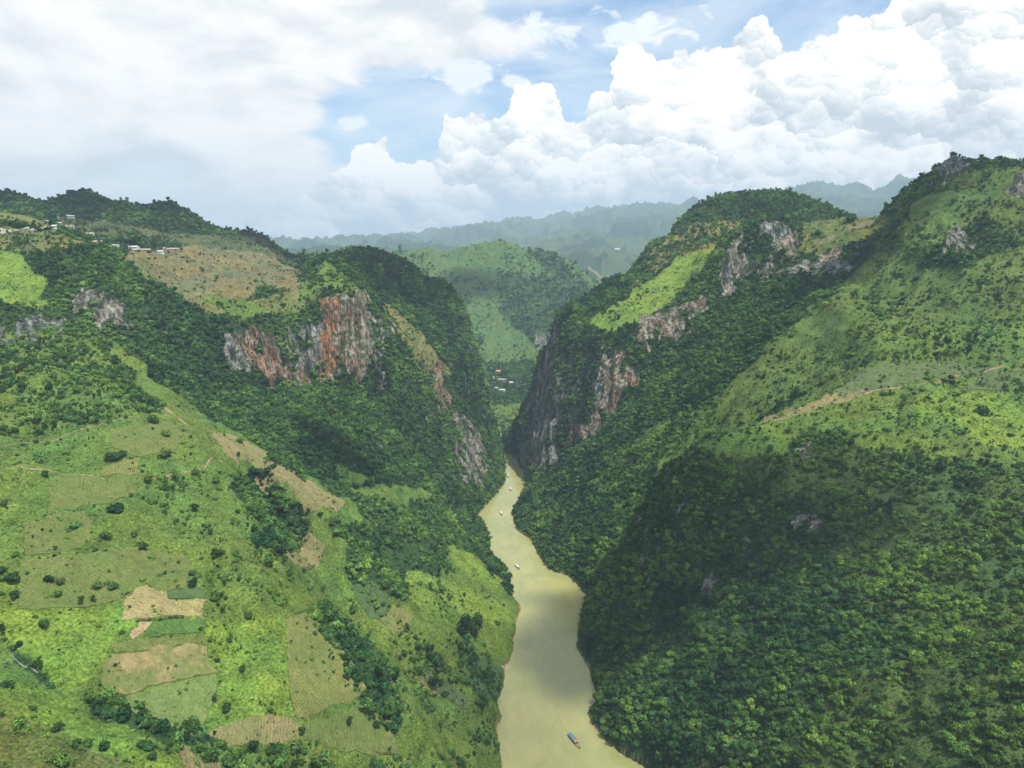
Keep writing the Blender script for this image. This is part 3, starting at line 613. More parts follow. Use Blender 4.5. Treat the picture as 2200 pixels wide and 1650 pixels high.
# ------------------------------------------------------------------ foliage
def leaf_material(name, dark, light, source='INSTANCER'):
    t = NT(name)
    if source == 'INSTANCER': tv = t.attr('tint', 'INSTANCER').outputs['Fac']; br = t.attr('bright', 'INSTANCER').outputs['Fac']
    else: tv = t.n('ShaderNodeObjectInfo').outputs['Random']; br = t.math('ADD', .75, t.math('MULTIPLY', tv, .4))
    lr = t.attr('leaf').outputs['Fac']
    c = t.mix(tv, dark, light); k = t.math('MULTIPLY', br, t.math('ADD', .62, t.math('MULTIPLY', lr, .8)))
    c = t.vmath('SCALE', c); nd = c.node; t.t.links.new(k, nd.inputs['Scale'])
    d = t.n('ShaderNodeBsdfDiffuse', None, Color=c); tr = t.n('ShaderNodeBsdfTranslucent', None, Color=t.vmath('MULTIPLY', c, (1.0, 1.15, .6)))
    mx = t.n('ShaderNodeMixShader', None, _0=.16, _1=d.outputs[0], _2=tr.outputs[0]); t.n('ShaderNodeOutputMaterial', None, Surface=mx.outputs[0]); return t.m
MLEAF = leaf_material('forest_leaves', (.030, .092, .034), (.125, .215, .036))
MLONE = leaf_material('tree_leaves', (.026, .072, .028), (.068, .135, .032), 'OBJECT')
MBARK = flat('bark', (.10, .075, .05), .9, .4, 3)
def crown_bm(seed, lobes, cards, flatness=.8, tall=1.0, leaf=.26):
    """unit crown: radius about 1, base at z 0; leaf sprays scattered over several lobes"""
    r = np.random.default_rng(seed); V = []; Fc = []; A = []
    cs = []
    for k in range(lobes):
        a = r.uniform(0, 6.283); q = r.uniform(.15, .62) if k else 0; zz = (r.uniform(.35, 1.05) if k else .75)*tall
        cs.append((q*math.cos(a), q*math.sin(a), zz*flatness, r.uniform(.26, .60)))
    for k in range(cards):
        cx_, cy_, cz_, cr = cs[r.integers(lobes)]
        d = r.normal(size=3); d[2] = d[2]*.8+.35; d /= np.linalg.norm(d)
        p = np.array([cx_, cy_, cz_]) + d*cr*r.uniform(.72, 1.08)*np.array([1, 1, .8*tall**.5])
        n_ = d + r.normal(size=3)*.30; n_ /= np.linalg.norm(n_)
        t1 = np.cross(n_, r.normal(size=3)); t1 /= np.linalg.norm(t1); t2 = np.cross(n_, t1); s = leaf*r.uniform(.6, 1.25)
        b = len(V); V += [p-t1*s*.9, p-t2*s*.6+n_*s*.2, p+t1*s, p+t2*s*.6+n_*s*.15]; Fc.append((b, b+1, b+2, b+3)); lv = r.uniform(0, 1); A += [lv]*4
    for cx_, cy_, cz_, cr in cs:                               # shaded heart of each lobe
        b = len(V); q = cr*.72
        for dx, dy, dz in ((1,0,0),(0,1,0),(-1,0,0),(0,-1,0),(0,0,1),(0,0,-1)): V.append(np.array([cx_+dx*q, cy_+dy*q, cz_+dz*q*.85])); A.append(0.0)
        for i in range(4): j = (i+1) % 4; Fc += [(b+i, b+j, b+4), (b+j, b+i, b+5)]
    return V, Fc, A
def crown_mesh(name, mat, *a, **k):
    V, Fc, A = crown_bm(*a, **k); me = bpy.data.meshes.new(name); me.from_pydata([tuple(v) for v in V], [], Fc)
    at = me.attributes.new('leaf', 'FLOAT', 'POINT'); at.data.foreach_set('value', np.array(A, np.float32)); me.materials.append(mat); me.update(); return me
lib = bpy.data.collections.new('foliage_library')
for i in range(7):
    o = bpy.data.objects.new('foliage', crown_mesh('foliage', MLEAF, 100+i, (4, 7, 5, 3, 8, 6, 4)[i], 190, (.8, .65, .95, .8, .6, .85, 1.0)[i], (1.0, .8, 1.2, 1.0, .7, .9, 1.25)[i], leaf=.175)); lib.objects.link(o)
def scatter_nodes():
    ng = bpy.data.node_groups.new('plant_scatter', 'GeometryNodeTree')
    ng.interface.new_socket('Geometry', in_out='INPUT', socket_type='NodeSocketGeometry'); ng.interface.new_socket('Geometry', in_out='OUTPUT', socket_type='NodeSocketGeometry')
    N = ng.nodes; K = ng.links; gi = N.new('NodeGroupInput'); go = N.new('NodeGroupOutput'); m2p = N.new('GeometryNodeMeshToPoints')
    ip = N.new('GeometryNodeInstanceOnPoints'); ci = N.new('GeometryNodeCollectionInfo'); ci.inputs[0].default_value = lib; ci.inputs['Separate Children'].default_value = True; ci.inputs['Reset Children'].default_value = True
    def na(name, typ):
        a = N.new('GeometryNodeInputNamedAttribute'); a.data_type = typ; a.inputs[0].default_value = name; return a.outputs[0]
    K.new(gi.outputs[0], m2p.inputs[0]); K.new(m2p.outputs[0], ip.inputs['Points']); K.new(ci.outputs[0], ip.inputs['Instance']); ip.inputs['Pick Instance'].default_value = True
    K.new(na('variant', 'INT'), ip.inputs['Instance Index']); K.new(na('size', 'FLOAT_VECTOR'), ip.inputs['Scale'])
    er = N.new('FunctionNodeEulerToRotation'); K.new(na('turn', 'FLOAT_VECTOR'), er.inputs[0]); K.new(er.outputs[0], ip.inputs['Rotation'])
    K.new(ip.outputs[0], go.inputs[0]); return ng
NG = scatter_nodes()
def scatter(name, pts, size, turn, tnt, brt):
    me = bpy.data.meshes.new(name); me.vertices.add(len(pts)); me.vertices.foreach_set('co', pts.astype(np.float32).ravel())
    for nm, ty, ar in (('size', 'FLOAT_VECTOR', size), ('turn', 'FLOAT_VECTOR', turn), ('tint', 'FLOAT', tnt), ('bright', 'FLOAT', brt)): setattr_(me, nm, ty, ar)
    a = me.attributes.new('variant', 'INT', 'POINT'); a.data.foreach_set('value', rng.integers(0, 7, len(pts)).astype(np.int32))
    o = bpy.data.objects.new(name, me); COL.objects.link(o); md = o.modifiers.new('plants', 'NODES'); md.node_group = NG; return o
# faces of the terrain as scatter ground
vg = verts.reshape(nr, nc, 3)
e1 = vg[:-1, 1:]-vg[:-1, :-1]; e2 = vg[1:, :-1]-vg[:-1, :-1]
nrm = np.cross(e1, e2); area = np.linalg.norm(nrm, axis=-1); 
cen = (vg[:-1, :-1]+vg[1:, 1:]+vg[1:, :-1]+vg[:-1, 1:])/4
tr_f = tree.reshape(nr, nc)[:-1, :-1]; ti_f = tint.reshape(nr, nc)[:-1, :-1]
CU, CV = project(cen[..., 0], cen[..., 1], cen[..., 2])
toC = np.array([0, 0, CAMZ])-cen; facing = (nrm*toC).sum(-1)/np.maximum(area*np.linalg.norm(toC, axis=-1), 1e-6)
inside = (CU > -160) & (CU < 2360) & (CV < 1760) & (cen[..., 1] > 200)
def plants(lo, hi, dens, rad, rvar, minf=-.35, lim=200000):
    w = tr_f*area*inside*(facing > minf)*sstep(lo[0], lo[1], cen[..., 1])*(1-sstep(hi[0], hi[1], cen[..., 1]))
    w = w*np.where(np.abs(cen[..., 2]) > .2, 1, 0)
    n = int(min(lim, w.sum()*dens)); cdf = np.cumsum(w.ravel()); f = np.searchsorted(cdf, rng.uniform(0, cdf[-1], n)); f = np.minimum(f, w.size-1)
    j, i = np.unravel_index(f, w.shape); a = rng.uniform(0, 1, (n, 1)); b = rng.uniform(0, 1, (n, 1))
    p = vg[j, i] + a*e1[j, i] + b*e2[j, i]
    nn = nrm[j, i]/np.maximum(area[j, i], 1e-6)[:, None]
    clump = fbm(p[:, 0]+50, p[:, 1], p[:, 2]*.5, 26, 3, .6); broad = fbm(p[:, 0]+50, p[:, 1]+900, 0*p[:, 2], 130, 3, .6)
    R = rad*np.exp(rng.normal(size=n)*rvar)*(1+.35*clump)*np.clip(.32+.68*np.sqrt(tr_f[j, i]), .36, 1)
    R = np.where(rng.uniform(size=n) < .04, R*1.7, R); R = np.clip(R, rad*.35, rad*2.9)
    p = p + nn*np.array([1, 1, 0])*R[:, None]*.25; p[:, 2] -= R*.25
    S = np.stack([R*rng.uniform(.85, 1.15, n), R*rng.uniform(.85, 1.15, n), R*rng.uniform(.85, 1.5, n)], -1)
    T = np.stack([rng.normal(size=n)*.12, rng.normal(size=n)*.12, rng.uniform(0, 6.28, n)], -1)
    tn = np.clip(.30 + .28*ti_f[j, i] + .42*broad + .35*clump + rng.normal(size=n)*.16, 0, 1)
    br = np.clip(1.02 + .45*clump + .25*broad + rng.normal(size=n)*.24, .4, 1.9)
    return p, S, T, tn, br
groups = [plants((150, 200), (1500, 1900), .088, 2.25, .58, lim=240000), plants((1300, 1700), (2500, 2800), .046, 3.1, .45, lim=130000), plants((2300, 2600), (4300, 4600), .008, 7, .35, lim=50000)]
cat = [np.concatenate([g[k] for g in groups]) for k in range(5)]
print('plants', [len(g[0]) for g in groups], time.time()-T0)
fo_ = scatter('forest', *cat); fo_['kind'] = 'stuff'
# low herbs and tussocks on the open slopes
sv = tr_f; tr_f = np.where((sv < .4) & (cen[..., 2] > 1), 1.0, 0)*np.clip(.55+1.6*fbm(cen[..., 0], cen[..., 1], 0*cen[..., 2], 18, 3, .6), .08, 1)*(col[:, 1].reshape(nr, nc)[:-1, :-1] > .1)
p, S, T, tn, br = plants((150, 200), (900, 1300), .16, .75, .38, lim=160000)
tr_f = sv; S[:, 2] *= .55; tn = np.clip(tn+.42+rng.normal(size=len(tn))*.12, 0, 1); br = br*rng.uniform(.75, 1.25, len(br))
tu_ = scatter('grass_tufts', p, S, T, tn, br); tu_['kind'] = 'stuff'; print('tufts', len(p))

#P2#
# ------------------------------------------------------------------ helpers for things standing on the terrain
ZG = Z_
def height(x, y):
    x = np.asarray(x, float); y = np.asarray(y, float)
    r = np.interp(y, rows, np.arange(nr)); c = np.interp(x/(y+330), acol, np.arange(nc))
    r = np.clip(r, 0, nr-1.001); c = np.clip(c, 0, nc-1.001); i = r.astype(int); j = c.astype(int); fr = r-i; fc_ = c-j
    return ZG[i, j]*(1-fr)*(1-fc_)+ZG[i+1, j]*fr*(1-fc_)+ZG[i, j+1]*(1-fr)*fc_+ZG[i+1, j+1]*fr*fc_
_D = np.concatenate([np.arange(250, 2600, 1.5), np.arange(2600, 20000, 12)])
def hit(u, v, dmin=0):
    a = (u-1100)/F; b = (v-825)/F; den = CP-b*SP
    X = a/den*_D; Z = CAMZ-(SP+b*CP)/den*_D
    ok = np.nonzero((height(X, _D) >= Z) & (_D > dmin))[0]
    k = ok[0] if len(ok) else len(_D)-1
    return np.array([X[k], _D[k], max(float(height(X[k], _D[k])), 0)])
def mesh_obj(name, V, Fc, mat, parent=None, loc=None):
    me = bpy.data.meshes.new(name); me.from_pydata([tuple(map(float, v)) for v in V], [], Fc); me.update()
    for m_ in (mat if isinstance(mat, list) else [mat]): me.materials.append(m_)
    o = bpy.data.objects.new(name, me); COL.objects.link(o)
    if parent: o.parent = parent
    if loc is not None: o.location = loc
    return o
def thing(name, label, cat, loc, rz=0, group=None, scale=1):
    o = bpy.data.objects.new(name, None); COL.objects.link(o); o.empty_display_size = 2
    o.location = loc; o.rotation_euler = (0, 0, rz); o.scale = (scale,)*3 if np.isscalar(scale) else scale
    o['label'] = label; o['category'] = cat
    if group: o['group'] = group
    return o
def tag(o, label, cat, group=None):
    o['label'] = label; o['category'] = cat
    if group: o['group'] = group
    return o

# ------------------------------------------------------------------ cultivated fields, draped crop by crop
def field_material(name, a, b, gap, rowdir, spacing, contrast=.5, green=0.):
    t = NT(name); P_ = t.n('ShaderNodeNewGeometry').outputs['Position']
    fine = t.noise(P_, .75, 5, .75); mid = t.noise(P_, .07, 5, .65); mot = t.noise(P_, .16, 5, .7)
    c = t.mix(t.ramp(mid, [(.35, 0.), (.65, 1.)]), a, b)
    dx, dy = math.cos(rowdir), math.sin(rowdir)
    wob = t.math('MULTIPLY', t.math('SUBTRACT', t.noise(P_, .04, 5, .6), .5), 11.)
    ph = t.math('ADD', t.vmath('DOT_PRODUCT', P_, (dx, dy, 0)), wob)
    rw_ = t.math('MULTIPLY_ADD', t.math('SINE', t.math('MULTIPLY', ph, 6.283/spacing)), .5, .5)
    k = t.math('MULTIPLY', t.ramp(fine, [(.32, .0), (.52, 1.)]), t.math('SUBTRACT', 1.0, t.math('MULTIPLY', rw_, contrast)))
    c = t.mix(k, gap, c); c = t.mix(1, c, t.ramp(mot, [(.3, .88), (.7, 1.42)]), 'MULTIPLY')
    if green: c = t.mix(t.math('MULTIPLY', t.ramp(t.noise(P_, .035, 4, .6), [(.45, 0.), (.6, 1.)]), green), c, (.07, .13, .028))
    return t.surf(c, .95, t.math('ADD', fine, t.math('MULTIPLY', rw_, -.5)), .8, .8, spec=.05)
FM = {}
def fmat(kind, rowdir, spacing):
    pal = dict(maize=((.155,.165,.05), (.20,.19,.062), (.045,.062,.022)), olive=((.105,.135,.036), (.135,.15,.046), (.04,.06,.02)), tan=((.235,.21,.092), (.275,.235,.108), (.11,.10,.045)),
               brown=((.185,.165,.075), (.225,.185,.088), (.065,.065,.03)), stubble=((.25,.195,.095), (.165,.165,.06), (.11,.10,.045)), green=((.065,.125,.030), (.085,.155,.034), (.025,.06,.02)),
               bluegreen=((.055,.098,.036), (.072,.115,.042), (.03,.06,.024)), pale=((.105,.160,.045), (.135,.172,.058), (.06,.105,.03)), soil=((.27,.20,.12), (.33,.25,.15), (.18,.13,.07)), greygreen=((.076,.110,.042), (.092,.122,.048), (.045,.068,.028)))[kind]
    return field_material('field_'+kind, *pal, rowdir, spacing, .42 if kind in ('green', 'tan', 'maize') else .2, {'stubble': .6, 'brown': .4, 'maize': .35, 'olive': .4}.get(kind, 0))
def drape(name, poly, mat, lift=1.3, rough=.45, step=2.2, wob=1.6, seed=1, dmin=0):
    r = np.random.default_rng(seed); cs = [hit(u, v, dmin)[:2] for u, v in poly]
    B = []
    for i in range(len(cs)):
        a, b = cs[i], cs[(i+1) % len(cs)]; n = max(2, int(np.linalg.norm(b-a)/4)); nx = np.array([-(b-a)[1], (b-a)[0]])/max(np.linalg.norm(b-a), 1e-6)
        for k in range(n): B.append(a+(b-a)*k/n + nx*r.normal()*wob*.3)
    B = np.array(B); x0, y0 = B.min(0); x1, y1 = B.max(0); step = max(step, math.sqrt(max((x1-x0)*(y1-y0), 1)/5000))
    gx_, gy_ = np.meshgrid(np.arange(x0, x1, step), np.arange(y0, y1, step)); q = np.stack([gx_.ravel(), gy_.ravel()], -1)+r.uniform(-.3, .3, (gx_.size, 2))*step
    # keep interior points clear of the border
    ins = inpoly(q[:, 0], q[:, 1], B); q = q[ins]
    if len(q):
        dm = np.full(len(q), 1e9)
        for p in B: dm = np.minimum(dm, np.hypot(q[:, 0]-p[0], q[:, 1]-p[1]))
        q = q[dm > step*.55]
    nb = len(B); vv = [Vector(p) for p in B]+[Vector(p) for p in q]
    vo, _, fo, _, _, _ = delaunay_2d_cdt(vv, [], [list(range(nb))], 1, 1e-4)
    xy = np.array([(v.x, v.y) for v in vo]); zz = height(xy[:, 0], xy[:, 1]) + lift + r.normal(size=len(xy))*rough*.6
    V = np.c_[xy, zz]; Fc = [tuple(f) for f in fo]
    # border wall down to the soil
    from collections import Counter
    ec = Counter(); 
    for f in Fc:
        for i in range(len(f)): ec[(f[i], f[(i+1) % len(f)])] += 1
    low = {}; V = V.tolist()
    for (a, b) in list(ec):
        if (b, a) not in ec:
            for w_ in (a, b):
                if w_ not in low: low[w_] = len(V); V.append((V[w_][0], V[w_][1], V[w_][2]-lift-1.5))
            Fc.append((b, a, low[a], low[b]))
    return mesh_obj(name, V, Fc, mat)
FIELDS = [
 ([(455,938),(468,930),(492,934),(560,968),(620,1006),(690,1052),(740,1080),(732,1094),(690,1096),(640,1108),(600,1086),(545,1030),(480,975)],'brown',.9,2.2,'long brownish maize strip running down the far side of the grassy spur'),
 ([(613,1152),(640,1143),(662,1143),(698,1176),(690,1200),(655,1218),(635,1214),(606,1186)],'brown',.4,2.0,'small brown maize patch below the dark bushes on the spur'),
 ([(262,1336),(276,1273),(358,1273),(362,1291),(442,1292),(436,1330),(380,1322),(310,1332)],'tan',1.5,2.4,'straw coloured rectangular field above the hedge on the left slope'),
 ([(330,1342),(385,1335),(440,1337),(440,1364),(380,1370),(310,1372)],'green',1.5,2.6,'dark green plot with crop rows just below the hedge'),
 ([(300,1338),(326,1338),(312,1362),(284,1380),(278,1366),(300,1352)],'soil',1,2,'small triangle of bare pale soil beside the dark green plot'),
 ([(216,1428),(244,1412),(330,1400),(445,1390),(449,1425),(468,1448),(400,1462),(320,1482),(270,1497),(224,1500)],'stubble',1.35,4.5,'harvested brown field with cut stalk rows at its left end'),
 ([(272,1500),(330,1484),(400,1466),(466,1456),(462,1500),(440,1560),(420,1588),(340,1562),(275,1528)],'pale',.3,2.4,'pale green stubble field below the harvested brown one'),
 ([(614,1334),(634,1326),(657,1314),(682,1332),(712,1368),(748,1412),(787,1482),(772,1500),(700,1530),(640,1546),(626,1510),(618,1420)],'maize',1.2,2.6,'large yellowish maize field pointing up the slope near the bottom'),
 ([(440,1578),(470,1562),(525,1550),(620,1548),(650,1566),(640,1592),(570,1604),(490,1606)],'brown',.2,2.2,'brown maize strip below the bright green pasture'),
 ([(652,1556),(720,1540),(778,1512),(835,1556),(900,1586),(960,1612),(985,1640),(900,1640),(800,1622),(720,1614),(655,1598)],'olive',.5,2.2,'wide mixed maize field at the bottom between tree clumps'),
 ([(752,1268),(776,1254),(800,1252),(822,1272),(842,1302),(826,1332),(796,1334),(776,1306)],'bluegreen',.9,2.4,'blue green plot on the river side of the spur'),
 ([(816,1334),(846,1308),(868,1308),(890,1326),(880,1352),(846,1366)],'maize',.5,2.0,'small straw coloured plot joined to the blue green one'),
 ([(1022,1412),(1048,1418),(1086,1442),(1080,1486),(1050,1500),(1024,1496),(1010,1468)],'bluegreen',2.2,3.0,'dark green ribbed plot at the water edge on the left bank'),
 ([(104,1028),(200,1028),(298,1022),(296,1056),(240,1082),(170,1092),(106,1112)],'olive',.3,2.2,'olive field just under the footpath on the left slope'),
 ([(52,1134),(110,1108),(182,1102),(196,1130),(196,1160),(150,1186),(52,1194)],'olive',.9,2.2,'dull yellow field left of the lone round tree'),
 ([(44,1208),(160,1198),(280,1178),(400,1194),(420,1230),(400,1268),(290,1270),(256,1292),(150,1306),(40,1312)],'olive',1.2,2.4,'broad olive maize field across the left slope'),
 ([(360,1277),(440,1262),(445,1288),(364,1287)],'bluegreen',1.2,2.4,'narrow dark green plot touching the straw coloured field'),
 ([(236,926),(300,912),(370,908),(392,934),(380,968),(300,984),(240,962)],'olive',.2,2.2,'highest olive plot under the bushy slope'),
 ([(228,1004),(262,990),(300,986),(296,1018),(218,1024)],'maize',.6,2.0,'small dry plot touching the footpath'),
 ([(236,1386),(330,1374),(440,1370),(442,1386),(340,1396),(248,1408)],'olive',1.5,2.2,'thin olive strip between green plot and harvested field'),
 ([(1860,792),(1960,778),(2060,776),(2140,786),(2060,806),(1950,824),(1880,838),(1800,858),(1790,840),(1830,812)],'greygreen',1.4,3.0,'grey green maize terrace on the right hillside bench'),
 ([(1790,846),(1860,842),(1790,866),(1720,892),(1660,908),(1640,900),(1700,876)],'brown',1.0,3.0,'narrow brown field along the edge of the right bench'),
 ([(2120,800),(2196,796),(2240,830),(2150,840),(2060,836)],'greygreen',1.4,3.0,'dull green plot at the right edge of the bench'),
 ([(1536,1584),(1560,1578),(1592,1590),(1590,1640),(1556,1640)],'olive',1.0,2.0,'small clearing planted with maize low on the dark right hill'),
 ([(1500,1612),(1524,1610),(1520,1655),(1496,1655)],'brown',1.0,2.0,'tiny brown patch left of the maize clearing on the dark hill'),
 ([(380,1610),(420,1604),(470,1640),(480,1665),(400,1665)],'brown',.6,2.0,'brown crop corner at the bottom edge beside the gully'),
 ([(895,1440),(930,1452),(1000,1500),(1010,1530),(980,1520),(930,1480)],'greygreen',.6,2.0,'dark narrow plot on the slope above the river'),
]
for i, (poly, kind, rd_, sp_, lab) in enumerate(FIELDS):
    key = (kind, rd_, sp_)
    if key not in FM: FM[key] = fmat(*key)
    tag(drape('field', poly, FM[key], lift=.4 if kind == 'soil' else .8, rough=.1 if kind == 'soil' else .55, seed=i), lab, 'field', 'cultivated fields on the slopes')
print('fields', time.time()-T0)

# ------------------------------------------------------------------ footpaths, roads, bare scars
def ribbon(name, pts, width, mat, dmin=0, lift=.35, kind=True, jit=.25):
    cs = [hit(u, v, dmin)[:2] for u, v in pts]; Q = []
    for i in range(len(cs)-1):
        n = max(2, int(np.linalg.norm(cs[i+1]-cs[i])/3)); Q += [cs[i]+(cs[i+1]-cs[i])*k/n for k in range(n)]
    Q.append(cs[-1]); Q = np.array(Q)
    for _ in range(4): Q[1:-1] = (Q[:-2]+2*Q[1:-1]+Q[2:])/4
    Tn = np.gradient(Q, axis=0); Tn /= np.maximum(np.linalg.norm(Tn, axis=1), 1e-6)[:, None]; N_ = np.stack([-Tn[:, 1], Tn[:, 0]], -1)
    V = []; r = np.random.default_rng(len(Q))
    w_ = width/2*(1+jit*np.convolve(r.normal(size=len(Q)+4), np.ones(5)/2.2, 'valid'))
    for s_ in (-1, -.33, .33, 1):
        p = Q+N_*(w_*s_)[:, None]; V.append(np.c_[p, np.maximum(height(p[:, 0], p[:, 1]), 0)+lift])
    c_ = V[0].copy(); c_[:, 2] -= 1.5; d_ = V[-1].copy(); d_[:, 2] -= 1.5; V = [c_]+V+[d_]
    n = len(Q); V = np.concatenate(V); Fc = [(a*n+i, a*n+i+1, (a+1)*n+i+1, (a+1)*n+i) for a in range(5) for i in range(n-1)]
    Fc = [f[::-1] for f in Fc]
    o = mesh_obj(name, V, Fc, mat)
    if kind: o['kind'] = 'structure'
    return o
MPATH = flat('trodden_earth', (.20, .155, .085), .95, .4, .3); MSCAR = flat('pale_soil', (.34, .26, .17), .95, .35, .05); MRED = flat('red_soil', (.17, .105, .06), .95, .35, .2); MROAD = flat('road_surface', (.30, .28, .25), .9, .15, .2); MSTONE = flat('stones', (.20, .20, .18), .95, .5, .8)
ribbon('footpath', [(-20,961),(60,952),(140,938),(200,920),(240,907),(300,897)], 1.1, MPATH)
ribbon('footpath', [(-20,994),(40,1003),(100,1012),(150,1022),(215,1027),(290,1025),(380,1018),(440,1008),(478,992)], 1.3, MPATH)
ribbon('footpath', [(326,852),(345,868),(372,892),(404,916)], 4.5, MPATH)
ribbon('footpath', [(395,1600),(402,1615),(400,1640),(395,1660)], .9, MPATH)
ribbon('stream_bed', [(18,1405),(35,1420),(60,1438),(82,1450)], .9, MSTONE)
ribbon('eroded_bank', [(868,1437),(890,1452),(915,1474),(940,1494)], 3.0, MRED)
ribbon('eroded_bank', [(722,1368),(735,1378),(742,1384)], 2.0, MRED)
ribbon('terrace_path', [(1690,900),(1760,876),(1830,856),(1900,836),(1990,824),(2070,808),(2160,788)], 2.6, MPATH)
ribbon('mountain_road', [(-40,499),(20,498),(70,494),(112,490),(150,492),(170,499),(184,506)], 5, MROAD, lift=.8)
ribbon('mountain_road', [(1262,576),(1272,583),(1280,590),(1298,604)], 14, MPATH, dmin=3900, lift=5)
ribbon('shingle_beach', [(1080,1437),(1090,1440),(1094,1436)], 4, MSCAR)
print('paths', time.time()-T0)

# ------------------------------------------------------------------ lone trees and bushes (base pixel, crown width in pixels)
def tree_parts(seed, lobes, cards, flatness, tall, trunk_h, leaf=.22):
    cm = crown_mesh('crown', MLONE, seed, lobes, cards, flatness, tall, leaf=leaf)
    if trunk_h: 
        for v in cm.vertices: v.co.z += trunk_h
    V = []; Fc = []; r = np.random.default_rng(seed)
    def limb(p, q, r0, r1):
        p = np.array(p, float); q = np.array(q, float); d = q-p; d /= np.linalg.norm(d); a = np.cross(d, [.3, .9, .1]); a /= np.linalg.norm(a); b_ = np.cross(d, a); s0 = len(V)
        for c_, rr in ((p, r0), (q, r1)):
            for k in range(6): w = k*math.pi/3; V.append(c_+rr*(a*math.cos(w)+b_*math.sin(w)))
        for k in range(6): Fc.append((s0+k, s0+(k+1) % 6, s0+6+(k+1) % 6, s0+6+k))
    top = trunk_h+.45*tall; limb((0, 0, -.35), (.03, .02, top*.55), .085, .06); limb((.03, .02, top*.55), (0, 0, top), .06, .03)
    for k in range(4): w = r.uniform(0, 6.28); limb((.02, .01, top*.5), (.4*math.cos(w), .4*math.sin(w), top*.95), .04, .018)
    tm = bpy.data.meshes.new('trunk'); tm.from_pydata([tuple(v) for v in V], [], Fc); tm.materials.append(MBARK); return cm, tm
TREE = {'round': [tree_parts(11+i, 7, 300, .85, 1.0, .25) for i in range(3)], 'tall': [tree_parts(21+i, 7, 300, .95, 1.9, .45) for i in range(3)],
        'bush': [tree_parts(31+i, 5, 200, .7, .7, .0) for i in range(3)], 'flat': [tree_parts(41+i, 8, 260, .45, .8, .9) for i in range(2)], 'plume': [tree_parts(51, 12, 700, 1.0, 2.3, .2, .15)]}
def cone_parts():
    V = []; Fc = []; A = []; r = np.random.default_rng(5)
    for k in range(220):
        h = r.uniform(0, 1)**.8; w = r.uniform(0, 6.28); q = (1-h)*.8*r.uniform(.5, 1); p = np.array([q*math.cos(w), q*math.sin(w), .3+h*2.9]); d = np.array([math.cos(w), math.sin(w), -.3]); t1 = np.cross(d, [0, 0, 1]); s = .3*(1-h*.6)
        b = len(V); V += [p-t1*s*.4, p+d*s, p+t1*s*.4, p-d*s*.3+np.array([0, 0, s*.6])]; Fc.append((b, b+1, b+2, b+3)); A += [r.uniform()]*4
    me = bpy.data.meshes.new('crown'); me.from_pydata([tuple(v) for v in V], [], Fc); at = me.attributes.new('leaf', 'FLOAT', 'POINT'); at.data.foreach_set('value', np.array(A, np.float32)); me.materials.append(MLONE)
    return me, TREE['tall'][0][1]
TREE['cone'] = [cone_parts()]
def plant(name, u, v, w, shape, label, group, cat='tree', dmin=0, k=[0]):
    p = hit(u, v, dmin); k[0] += 1; cm, tm = TREE[shape][k[0] % len(TREE[shape])]
    R = w*p[1]*1.0/F/2/.95; R = max(R, 1.2); sc = (R*random.uniform(.92, 1.1), R*random.uniform(.92, 1.1), R*random.uniform(.9, 1.1))
    t_ = thing(name, label, cat, (p[0], p[1], p[2]-.1*R), random.uniform(0, 6.28), group, sc)
    for nm, me in (('crown', cm), ('trunk', tm)):
        o = bpy.data.objects.new(nm, me); COL.objects.link(o); o.parent = t_
    return t_
GL = 'lone trees on the left slope'; GB = 'bushes scattered on the left slope'; GV = 'trees round the plateau village'; GS = 'trees on the skyline'; GR_ = 'trees on the right hillside'
